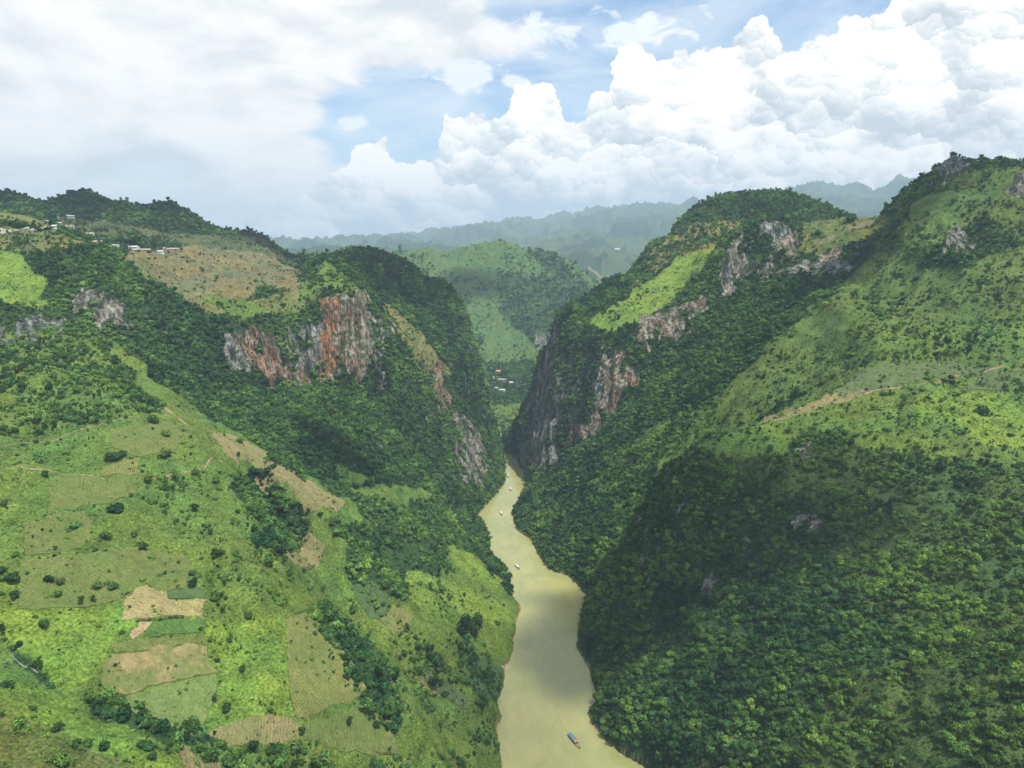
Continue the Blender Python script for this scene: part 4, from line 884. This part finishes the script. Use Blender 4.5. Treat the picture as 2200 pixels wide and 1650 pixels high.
PL = [
 ('tree',330,910,26,'round','dark round tree at the right end of the upper footpath',GL), ('bush',270,943,12,'bush','small bush inside the highest olive plot',GB), ('bush',357,982,40,'bush','wide low bush below the highest olive plot',GB),
 ('bush',252,988,48,'bush','long dark bush left of the small dry plot',GB), ('bush',281,989,14,'bush','little bush at the corner of the small dry plot',GB), ('tree',98,1026,20,'round','tree standing on the lower footpath near the left edge',GL),
 ('tree',464,1038,22,'round','dark tree near the spur crest beside the path end',GL), ('bush',585,1052,16,'bush','faint bush in the middle of the long maize strip',GB), ('bush',10,1084,26,'bush','grey green bush at the left edge below the path',GB),
 ('tree',422,1100,17,'tall','upright dark tree in the scrub left of the crest',GL), ('bush',252,1100,54,'bush','wide dark bush under the olive field by the path',GB), ('bush',205,1110,14,'bush','small bush at the left tip of the wide dark bush',GB),
 ('tree',228,1162,24,'round','round tree between dull yellow field and scrub',GL), ('tree',290,1154,18,'round','dark tree above the deepest green tree of the scrub',GL), ('tree',309,1184,26,'round','deepest green full tree in the middle of the left slope',GL),
 ('bush',184,1164,10,'bush','tiny bush at the right side of the dull yellow field',GB), ('bush',61,1148,10,'bush','tiny bush at the left side of the dull yellow field',GB), ('bush',205,1184,20,'bush','left bush of the pair on the field hedge',GB), ('bush',227,1186,14,'bush','right bush of the pair on the field hedge',GB),
 ('bush',166,1190,10,'bush','tiny bush left of the pair on the field hedge',GB), ('bush',104,1203,14,'bush','hedge bush on top of the broad olive field',GB), ('bush',31,1198,24,'bush','leafy bush at the upper left corner of the broad olive field',GB),
 ('tree',6,1234,22,'round','tree cut by the left edge beside the broad olive field',GL), ('tree',30,1255,32,'round','largest dark tree near the left edge',GL), ('tree',106,1254,22,'round','grey green round tree inside the broad olive field',GL), ('tree',33,1288,26,'round','dark tree just below the largest one near the left edge',GL),
 ('tree',211,1268,24,'round','left tree of the pair at the lower part of the broad olive field',GL), ('tree',245,1272,22,'round','right tree of the pair at the lower part of the broad olive field',GL), ('tree',177,1300,17,'tall','dark tree on the lower border of the broad olive field',GL), ('bush',201,1296,12,'tall','slim bush right of the tree on the lower field border',GB),
 ('bush',385,1214,10,'tall','slim dark bush above the wide tree by the narrow plot',GB), ('tree',413,1238,22,'round','dark tree crowning the narrow green plot',GL), ('tree',416,1262,28,'round','wide dark tree touching the narrow green plot',GL), ('bush',380,1262,14,'bush','faint bush left of the wide dark tree',GB),
 ('bush',128,1318,11,'bush','bush on the lower edge of the broad olive field at its left',GB), ('bush',151,1313,11,'bush','second bush along the lower edge of the broad olive field',GB), ('bush',76,1328,14,'bush','bush ending the hedge above the bright pasture',GB), ('tree',95,1350,28,'round','dark tree alone on the bright pasture at far left',GL),
 ('bush',173,1344,9,'bush','tiny bush right of the dark tree on the bright pasture',GB), ('tree',5,1356,18,'round','tree at the left edge over the bright pasture',GL), ('tree',41,1390,18,'round','tree on the brink of the rocky gully',GL), ('bush',30,1400,24,'bush','bushy clump at the head of the rocky gully',GB),
 ('bush',252,1338,11,'bush','bush at the lower left corner of the straw coloured field',GB), ('bush',263,1362,18,'bush','bush left of the bare pale soil',GB), ('bush',244,1355,8,'bush','tiny dark bush farther left of the bare pale soil',GB), ('tree',432,1356,11,'tall','slim tree at the right end of the dark green plot',GL),
 ('tree',535,1330,22,'round','dark tree in the pasture right of the straw coloured field',GL), ('bush',563,1290,11,'bush','rightmost bush of the short arc above the pasture',GB), ('bush',551,1270,10,'bush','third bush of the short arc above the pasture',GB), ('bush',538,1268,8,'bush','second bush of the short arc above the pasture',GB), ('bush',526,1269,9,'bush','first bush of the short arc above the pasture',GB),
 ('bush',624,1381,11,'bush','bush on the left border of the large maize field',GB), ('bush',465,1424,18,'bush','bush at the right corner of the harvested field',GB), ('tree',522,1444,19,'round','tree in the upper part of the bright green pasture',GL), ('tree',488,1530,26,'round','rounded tree low in the bright green pasture',GL), ('tree',461,1514,16,'tall','upright tree on the left border of the bright green pasture',GL),
 ('bush',387,1495,12,'bush','single bush in the pale stubble field',GB), ('bush',360,1442,11,'bush','single bush in the middle of the harvested field',GB), ('bush',282,1477,9,'bush','left bush of two at the bottom of the harvested field',GB), ('bush',297,1477,9,'bush','right bush of two at the bottom of the harvested field',GB),
 ('bush',611,1469,11,'bush','bush low on the left border of the large maize field',GB), ('bush',500,1484,11,'bush','small bush above the rounded tree of the pasture',GB), ('bush',472,1468,9,'bush','small bush below the corner of the harvested field',GB), ('bush',550,1402,14,'bush','flat bush in the pasture below the dark tree',GB),
 ('tree',268,1547,44,'round','big round tree on the gully below the pale stubble field',GL), ('tree',322,1566,42,'round','left crown of the large clump in the gully',GL), ('tree',346,1574,44,'round','right crown of the large clump in the gully',GL), ('bush',232,1515,32,'bush','grey bush beginning the gully hedge',GB), ('tree',372,1588,18,'round','small tree ending the large gully clump',GL),
 ('tree',126,1574,26,'round','tree on the nearest grassy knoll at left',GL), ('tree',226,1612,30,'round','round grey green tree near the bottom edge at left',GL), ('bush',160,1606,34,'bush','broad bush on the nearest knoll left of the grey green tree',GB), ('tree',301,1612,15,'tall','slim dark tree near the bottom edge',GL), ('tree',328,1640,26,'round','dark tree at the bottom edge beside the brown crop corner',GL), ('bush',20,1480,46,'bush','dark bush mass at the left edge on the nearest knoll',GB), ('bush',70,1528,24,'bush','dark bush on the crest of the nearest knoll',GB),
 ('tree',651,1584,19,'tall','tall dark tree on the border of brown and mixed maize fields',GL), ('tree',752,1562,18,'tall','tall dark tree standing in the mixed maize field',GL), ('bush',681,1604,17,'bush','leafy bush low in the mixed maize field',GB), ('tree',458,1634,42,'round','pale leaved tree at the bottom edge left of centre',GL), ('tree',493,1648,40,'round','pale leaved tree right beside the other at the bottom edge',GL), ('tree',584,1618,40,'bush','long dark hedge tree under the brown maize strip',GL), ('tree',634,1618,36,'round','leafy tree ending the hedge under the brown maize strip',GL),
 ('tree',748,1392,34,'round','dusty green round tree in the wooded gully',GL), ('tree',735,1350,34,'round','dark tree at the top of the wooded gully',GL), ('tree',790,1530,44,'round','big dark tree at the corner of the large maize field',GL), ('tree',830,1545,40,'round','dark tree right of the large maize field corner',GL), ('tree',1000,1374,42,'plume','left plume of the tall dark bamboo clump above the river',GL), ('tree',1024,1368,44,'plume','right plume of the tall dark bamboo clump above the river',GL),
 ('tree',888,1146,26,'round','dark round tree on the river side of the forest slope',GL), ('tree',812,1228,42,'round','large dark tree in the middle of the river side slope',GL), ('tree',932,1184,24,'round','dusty green tree above the bright river side grass',GL), ('bush',944,1232,12,'tall','left slim tree of a pair on the river side grass',GB), ('bush',960,1234,12,'tall','right slim tree of a pair on the river side grass',GB),
 ('bush',1045,1286,12,'bush','small bush above the grassy river point',GB), ('bush',1082,1302,12,'bush','small bush on the tip of the grassy river point',GB), ('tree',760,1316,22,'round','dark tree at the left corner of the blue green plot',GL), ('bush',836,1306,12,'bush','bush between blue green plot and straw plot',GB), ('bush',862,1364,13,'bush','bush at the foot of the small straw coloured plot',GB), ('bush',893,1376,12,'tall','slim bush right below the small straw coloured plot',GB),
 ('tree',2108,892,30,'round','single large tree on the sunlit right bench',GR_), ('bush',1965,848,15,'bush','dark bush under the grey green terrace',GR_), ('bush',1996,858,13,'bush','bush right of the one under the grey green terrace',GR_), ('bush',2058,850,14,'bush','bush between terrace and the large bench tree',GR_), ('bush',1840,940,18,'bush','bush on the lower grass of the right bench',GR_), ('bush',1902,926,16,'bush','middle bush on the lower grass of the right bench',GR_), ('bush',2012,966,18,'bush','right bush on the lower grass of the right bench',GR_), ('bush',2170,938,20,'bush','bush near the right edge of the bench grass',GR_),
 ('conifer',1649,895,9,'cone','lowest of three small conifers at the bench end',GR_), ('conifer',1657,889,9,'cone','middle of three small conifers at the bench end',GR_), ('conifer',1670,884,10,'cone','highest of three small conifers at the bench end',GR_), ('tree',1828,478,24,'round','wide dark tree on the rim of the brown saddle field',GR_), ('tree',1757,508,15,'round','dark tree inside the brown saddle field',GR_),
 ('tree',2086,341,8,'flat','leftmost and smallest flat crowned tree on the right skyline',GS), ('tree',2100,341,13,'flat','second flat crowned tree on the right skyline',GS), ('tree',2114,341,13,'flat','third flat crowned tree on the right skyline',GS), ('tree',2128,343,15,'flat','fourth flat crowned tree on the right skyline',GS), ('tree',2142,344,14,'flat','rightmost flat crowned tree on the right skyline',GS),
 ('tree',57,430,12,'round','skyline tree right of the leftmost dark hill',GS), ('tree',68,436,11,'round','skyline tree next to the dip between two dark hills',GS), ('tree',83,440,12,'round','tree in the dip between two dark hills',GS), ('tree',98,440,13,'round','tree at the foot of the rounded dark hill',GS), ('tree',113,428,10,'flat','umbrella shaped tree on the shoulder of the rounded dark hill',GS), ('tree',178,412,11,'round','tree on the very top of the rounded dark hill',GS), ('tree',14,408,14,'round','tree on the top of the leftmost dark hill',GS),
 ('tree',332,540,20,'plume','tall plume shaped bamboo behind the village roofs',GV), ('tree',289,530,46,'round','huge round dark tree above the village',GV), ('tree',267,540,20,'round','leafy tree left of the village roofs',GV), ('tree',270,549,16,'bush','low bush in front of the left village roofs',GV), ('tree',391,541,9,'tall','slim tree at the right end of the village',GV), ('tree',320,542,14,'bush','bush at the foot of the village bamboo',GV), ('bush',319,558,6,'round','tiny dark tree alone on the brown plateau',GV),
]
for i, u in enumerate((200,207,213,219,225,231)): PL.append(('conifer', u, 496+(i % 2)*3, 9, 'cone', ['leftmost','second','third','fourth','fifth','rightmost'][i]+' of six dark conifers below the rounded hill', 'row of conifers below the hill'))
for i, (u, v) in enumerate([(298,1335),(309,1334),(320,1333),(331,1332),(344,1332),(358,1330),(368,1327),(379,1326),(390,1328)]): PL.append(('hedge_shrub', u, v+2, 13+(i % 3)*2, 'bush', ['first','second','third','fourth','fifth','sixth','seventh','eighth','last'][i]+' shrub from the left in the hedge below the straw field', 'hedge below the straw coloured field'))
for a in PL: plant(a[0], a[1], a[2], a[3], a[4], a[5], a[6], {'bush': 'bush', 'hedge_shrub': 'shrub', 'conifer': 'conifer'}.get(a[0], 'tree'))
print('trees', time.time()-T0)

# ------------------------------------------------------------------ houses
MW = {k: flat('wall_'+k, c, .9, .12, .6) for k, c in dict(cream=(.62,.52,.34), white=(.62,.62,.58), earth=(.36,.26,.16), grey=(.36,.36,.35)).items()}
MR = {k: flat('roof_'+k, c, .7, .15, .5) for k, c in dict(grey=(.30,.31,.31), white=(.42,.43,.42), tan=(.28,.25,.20), orange=(.50,.24,.12), blue=(.28,.42,.55), tin=(.34,.36,.37)).items()}
MDK = flat('dark_opening', (.03, .03, .03), .8)
def house(u, v, L_, W_, H_, rz, wall, roof, label, group, dmin=0, storeys=1):
    p = hit(u, v, dmin); t_ = thing('house', label, 'house', (p[0], p[1], p[2]), rz, group); l, w, h = L_/2, W_/2, H_; rh = W_*.28
    V = [(-l,-w,-4),(l,-w,-4),(l,w,-4),(-l,w,-4),(-l,-w,h),(l,-w,h),(l,w,h),(-l,w,h),(-l,0,h+rh),(l,0,h+rh)]
    mesh_obj('wall', V, [(0,1,5,4),(1,2,6,9,5),(2,3,7,6),(3,0,4,8,7)], MW[wall], t_)
    o = .7; k = rh/w; V = []
    for z in (.05, .25): V += [(-l-o,-w-o,h-k*o+z),(l+o,-w-o,h-k*o+z),(l+o,0,h+rh+z),(-l-o,0,h+rh+z),(l+o,w+o,h-k*o+z),(-l-o,w+o,h-k*o+z)]
    mesh_obj('roof', V, [(6,7,8,9),(9,8,10,11),(1,0,3,2),(2,3,5,4),(0,1,7,6),(4,5,11,10),(1,2,8,7),(2,4,10,8),(3,0,6,9),(5,3,9,11)], MR[roof], t_)
    def pane(name, x, z, ww, hh):
        y = -w-.06; V = [(x-ww,y,z-hh),(x+ww,y,z-hh),(x+ww,y,z+hh),(x-ww,y,z+hh),(x-ww,y+.2,z-hh),(x+ww,y+.2,z-hh),(x+ww,y+.2,z+hh),(x-ww,y+.2,z+hh)]
        mesh_obj(name, V, [(0,1,2,3),(1,5,6,2),(3,2,6,7),(4,0,3,7),(0,4,5,1)], MDK, t_)
    pane('door', 0, 1.1, .6, 1.1); n = max(1, int(L_/7))
    for s_ in range(storeys):
        for i in range(n): 
            pane('window', -l*.62-(i*0), 1.8+s_*3, .7, .6) if i == 0 else pane('window', l*(.3+.5*i/n), 1.8+s_*3, .7, .6)
VG = 'houses of the plateau village'; FG = 'houses of the valley village beyond the gorge'; HG = 'houses under the dark hills'
HS = [(152,493,16,11,6.5,.35,'cream','cream' if 0 else 'tan','cream two storey house on the brink of the left hill',HG,0,2), (153,468,17,8,3,.1,'grey','tin','long pale roofed house highest under the rounded dark hill',HG), (122,468,10,7,3,.0,'grey','grey','dull grey roofed house left of the long pale roofed one',HG),
 (102,478,19,7,3,.15,'earth','tan','low tan roofed building behind the road cutting',HG), (118,483,9,6,3,.0,'grey','tin','small tin roofed house above the cream house',HG), (129,482,8,6,3,.2,'grey','grey','smallest grey house between road cutting and cream house',HG), (118,491,9,6,3.5,.0,'white','white','white hut beside the road bend',HG),
 (183,505,12,7,3,.05,'earth','grey','dim roofed house right of the cream house',HG), (195,505,14,7,3,.05,'white','white','bright white roofed house right of the cream house',HG), (202,524,12,7,3,.1,'earth','tan','tan roofed house showing above the forested knob',VG), (216,522,9,6,3,.1,'grey','tin','pale small house right of the forested knob',VG),
 (249,531,13,8,3,.25,'grey','grey','leftmost grey roofed house of the plateau village',VG), (262,534,14,8,3,.1,'grey','grey','second grey roofed house of the plateau village',VG), (288,535,22,9,3,-.12,'white','white','long bright roofed house in the middle of the village',VG), (294,541,16,9,3,-.05,'earth','tan','tan roofed house in front of the long bright one',VG),
 (314,540,22,9,3,.0,'earth','tan','wide tan roofed house left of the bamboo',VG), (343,543,15,8,3,.0,'white','white','brightest white roofed house right of the bamboo',VG), (348,537,16,8,3,.05,'earth','tan','tan roofed house behind the brightest white one',VG), (374,538,30,8,3,.02,'earth','tan','very long low building at the right end of the village',VG),
 (1070,800,17,10,5,.1,'cream','orange','orange roofed house highest in the valley village',FG,1900), (1063,812,13,9,4,.3,'white','tan','pale house left in the valley village',FG,1900), (1078,818,24,9,4,-.05,'earth','tan','long tan roofed house in the valley village',FG,1900), (1098,824,12,9,4,.1,'white','white','white house right in the valley village',FG,1900),
 (1066,836,13,8,4,.0,'white','tan','low pale house at the left foot of the valley village',FG,1800), (1079,840,18,9,4,.0,'white','white','bright white house at the foot of the valley village',FG,1800), (1072,935,12,8,3.5,.1,'white','white','white hut on the river flat at the gorge mouth',FG,1750), (1067,933,9,7,3,.1,'earth','orange','orange roofed hut on the river flat at the gorge mouth',FG,1750),
 (1326,537,60,30,10,.1,'white','white','distant white house on the far hazy slope',FG,3900)]
for h_ in HS: house(*h_[:11], storeys=h_[11] if len(h_) > 11 else 1)

# ------------------------------------------------------------------ boats
MH = flat('hull_green', (.045, .085, .05), .5, .3, 1); MDECK = flat('deck_boards', (.20, .20, .11), .8, .3, 2); MTEAL = flat('canopy_teal', (.085, .17, .195), .6, .12, .8); MCW = flat('canopy_white', (.46, .47, .47), .6, .1, .8); MFR = flat('flag_red', (.62, .05, .035), .6, .08); MFY = flat('star_yellow', (.85, .65, .05), .5, .05); MPO = flat('boat_posts', (.08, .12, .15), .5); MSEAT = flat('seats', (.35, .12, .08), .7)
def boat(pa, pb, label, length, canopy, flag, group, name='tour_boat'):
    a, b = np.array(wp(*pa)), np.array(wp(*pb)); c = (a+b)/2; d = b-a; rz = math.atan2(d[1], d[0])
    t_ = thing(name, label, 'boat', (c[0], c[1], 0.05), rz, group); Lh = length/2; W = length*.082
    xs = np.linspace(-1, 1, 15); V = []; Fc = []
    for x in xs:
        w = W*(1-max(0, (x-.25)/.75)**2.2*.86)*(1-max(0, (-x-.75)/.25)**2*.25); sh = .75+.75*max(0, x-.2)**2; 
        V += [(x*Lh, -w, sh), (x*Lh*.98, -w*.72, -.25), (x*Lh*.98, w*.72, -.25), (x*Lh, w, sh)]
    for i in range(14):
        q = i*4; Fc += [(q, q+1, q+5, q+4), (q+1, q+2, q+6, q+5), (q+2, q+3, q+7, q+6)]
    Fc += [(0, 3, 2, 1), (56, 57, 58, 59)]
    mesh_obj('hull', V, Fc, MH, t_)
    V = []; Fc = []
    for x in xs: w = W*(1-max(0, (x-.25)/.75)**2.2*.86)*.93; V += [(x*Lh*.97, -w, .45+.6*max(0, x-.2)**2), (x*Lh*.97, w, .45+.6*max(0, x-.2)**2)]
    Fc = [(2*i, 2*i+2, 2*i+3, 2*i+1) for i in range(14)]; mesh_obj('deck', V, Fc, MDECK, t_)
    x0, x1 = -.93*Lh, .38*Lh; zc = 2.5; V = []; n = 9
    for zo in (0, .1):
        for k in range(n): q = -1+2*k/(n-1); V += [(x0, q*W*1.12, zc-.35*q*q+zo), (x1, q*W*1.12, zc-.35*q*q+zo)]
    Fc = [(2*k+2*n, 2*k+1+2*n, 2*k+3+2*n, 2*k+2+2*n) for k in range(n-1)]+[(2*k+1, 2*k, 2*k+2, 2*k+3) for k in range(n-1)]+[(2*k+1, 2*k+3, 2*k+3+2*n, 2*k+1+2*n) for k in range(n-1)]+[(2*k+2, 2*k, 2*k+2*n, 2*k+2+2*n) for k in range(n-1)]+[(0, 1, 1+2*n, 2*n), (2*n-1, 2*n-2, 4*n-2, 4*n-1)]
    cpy = mesh_obj('canopy', V, Fc, canopy, t_)
    if flag:
        V = []; f0, f1 = .13*Lh, .33*Lh
        for k in range(n): q = -1+2*k/(n-1); V += [(f0, q*W*1.08, zc-.35*q*q+.13), (f1, q*W*1.08, zc-.35*q*q+.13)]
        fl = mesh_obj('flag', V, [(2*k, 2*k+1, 2*k+3, 2*k+2) for k in range(n-1)], MFR, t_)
        V = [((f0+f1)/2, 0, zc+.17)]
        for k in range(10): w = k*math.pi/5; r_ = (.85 if k % 2 == 0 else .34)*1.15; V.append(((f0+f1)/2+r_*math.cos(w), r_*math.sin(w), zc+.17))
        mesh_obj('star', V, [(0, 1+k, 1+(k+1) % 10) for k in range(10)], MFY, fl)
    for i in range(5):
        for s_ in (-1, 1):
            x = x0+.3+(x1-x0-.6)*i/4; y = s_*W*.92; V = [(x+dx*.07, y+dy*.07, z) for z in (.4, 2.25) for dx, dy in ((-1,-1),(1,-1),(1,1),(-1,1))]
            mesh_obj('post', V, [(0,1,5,4),(1,2,6,5),(2,3,7,6),(3,0,4,7)], MPO, t_)
    for i in range(4):
        x = x0+1.2+(x1-x0-2.4)*i/3; V = [(x+dx*.25, y, z) for z in (.5, .85) for dx, y in ((-1,-W*.75),(1,-W*.75),(1,W*.75),(-1,W*.75))]
        mesh_obj('bench', V, [(0,1,5,4),(1,2,6,5),(2,3,7,6),(3,0,4,7),(4,5,6,7)], MSEAT, t_)
    return t_
def wake(t_, length):
    V = []; Fc = []
    for s_ in (-1, 1):
        b0 = len(V)
        for k in range(13):
            f = k/12; x = -length*.45-f*46; y = s_*(1.3+f*9.5+.35*math.sin(k*1.7)); w = (.35+.55*f)*(1-f*.75)
            V += [(x, y-w/2, .0), (x, y+w/2, .0)]
        for k in range(12): q = b0+2*k; Fc.append((q, q+1, q+3, q+2) if s_ else (q, q+2, q+3, q+1))
    mesh_obj('wake', V, Fc, flat('wake_water', (.40, .385, .165), .3, .1, .5, spec=.5), t_)
a, b = np.array(wp(1222, 1578)), np.array(wp(1247, 1609)); bl = float(np.linalg.norm(b-a))
print('boat length', bl)
BG = 'tour boats on the river'
wake(boat((1222,1578), (1247,1609), 'near boat with long teal canopy and red flag roof panel', bl, MTEAL, True, BG), bl)
boat((1108,1214), (1117,1225), 'white roofed boat nearest to the near boat, mid river at the bend', bl*.8, MCW, False, BG)
boat((1075,1099), (1079,1110), 'white roofed boat in the wide pool left of midstream', bl*.8, MCW, False, BG)
boat((1096,1049), (1098,1056), 'second farthest boat, pale roofed, in the narrow upper reach', bl*.8, MCW, False, BG)
boat((1092,1021), (1092,1027), 'farthest boat, tiny, near the gorge head', bl*.75, MCW, False, BG)
#ENDP2#
# ------------------------------------------------------------------ haze
def box_bm(x0, x1, y0, y1, z0, z1):
    bm = bmesh.new(); bmesh.ops.create_cube(bm, size=1)
    for v in bm.verts: v.co = ((v.co.x+.5)*(x1-x0)+x0, (v.co.y+.5)*(y1-y0)+y0, (v.co.z+.5)*(z1-z0)+z0)
    return bm
hm = bpy.data.materials.new('haze'); hm.use_nodes = True; ht = hm.node_tree; ht.nodes.clear()
pv = ht.nodes.new('ShaderNodeVolumePrincipled'); pv.inputs['Color'].default_value = (.56, .765, .96, 1); pv.inputs['Density'].default_value = 0.64e-4; pv.inputs['Anisotropy'].default_value = .0
hout = ht.nodes.new('ShaderNodeOutputMaterial'); ht.links.new(pv.outputs[0], hout.inputs['Volume'])
bm = box_bm(-49500, 49500, -900, 29000, -18, 2250); me = bpy.data.meshes.new('haze'); bm.to_mesh(me); me.materials.append(hm)
hz = bpy.data.objects.new('haze', me); COL.objects.link(hz); hz['kind'] = 'stuff'

# ------------------------------------------------------------------ clouds overhead that shade parts of the gorge
def cloud_material(name='cloud', a1=.5, mx_=.80):
    t = NT(name); P_ = t.n('ShaderNodeTexCoord').outputs['Object']; s_ = t.n('ShaderNodeSeparateXYZ', None, Vector=P_)
    r = t.math('SQRT', t.math('ADD', t.math('MULTIPLY', s_.outputs[0], s_.outputs[0]), t.math('MULTIPLY', s_.outputs[1], s_.outputs[1])))
    geo = t.n('ShaderNodeNewGeometry').outputs['Position']
    d = t.math('ADD', t.math('SUBTRACT', .92, r), t.math('MULTIPLY', t.math('SUBTRACT', t.noise(geo, .006, 5, .55), .5), 1.5))
    al = t.ramp(d, [(.0, 0.), (a1, mx_)])
    df = t.n('ShaderNodeBsdfDiffuse', None, Color=(.9, .9, .9, 1)); tp = t.n('ShaderNodeBsdfTransparent')
    mx = t.n('ShaderNodeMixShader', None, _0=al, _1=tp.outputs[0], _2=df.outputs[0]); t.n('ShaderNodeOutputMaterial', None, Surface=mx.outputs[0]); return t.m
MCL = cloud_material(); MCL2 = cloud_material('thin_cloud', .9, .42)
def cloud(u, v, D, rx, ry, rz=0, z=2950, mat=None):
    p = ground(u, v, D); k = (z-p[2])/SUN_DIR.z; bm = bmesh.new(); bmesh.ops.create_icosphere(bm, subdivisions=4, radius=1)
    for q in bm.verts:
        n = q.co.normalized(); a = np.array([q.co.x*2.2+p[0], q.co.y*2.2+p[1], q.co.z*2.2]); f = 1+.22*float(perlin(a[0:1], a[1:2], a[2:3])[0]); q.co = n*f
        if q.co.z < 0: q.co.z *= .35
    me = bpy.data.meshes.new('cloud'); bm.to_mesh(me); me.materials.append(mat or MCL)
    o = bpy.data.objects.new('cloud', me); COL.objects.link(o); o.location = (p[0]+SUN_DIR.x*k, p[1]+SUN_DIR.y*k, z); o.rotation_euler.z = rz; o.scale = (rx, ry, min(rx, ry)*.35); o['kind'] = 'structure'
cloud(1480, 1150, 800, 220, 150, .3); cloud(1350, 1330, 770, 130, 120, 0); cloud(1720, 1080, 730, 150, 80)
cloud(800, 600, 1700, 260, 170, .2); cloud(150, 440, 1900, 420, 190); cloud(560, 510, 2000, 250, 150)
cloud(700, 960, 1030, 130, 70, -.6); cloud(1850, 560, 1350, 240, 90, .6); cloud(1010, 600, 3200, 190, 220); cloud(1110, 1560, 640, 170, 190, mat=MCL2); cloud(1170, 1290, 940, 80, 40, mat=MCL2)
print('done', time.time()-T0)
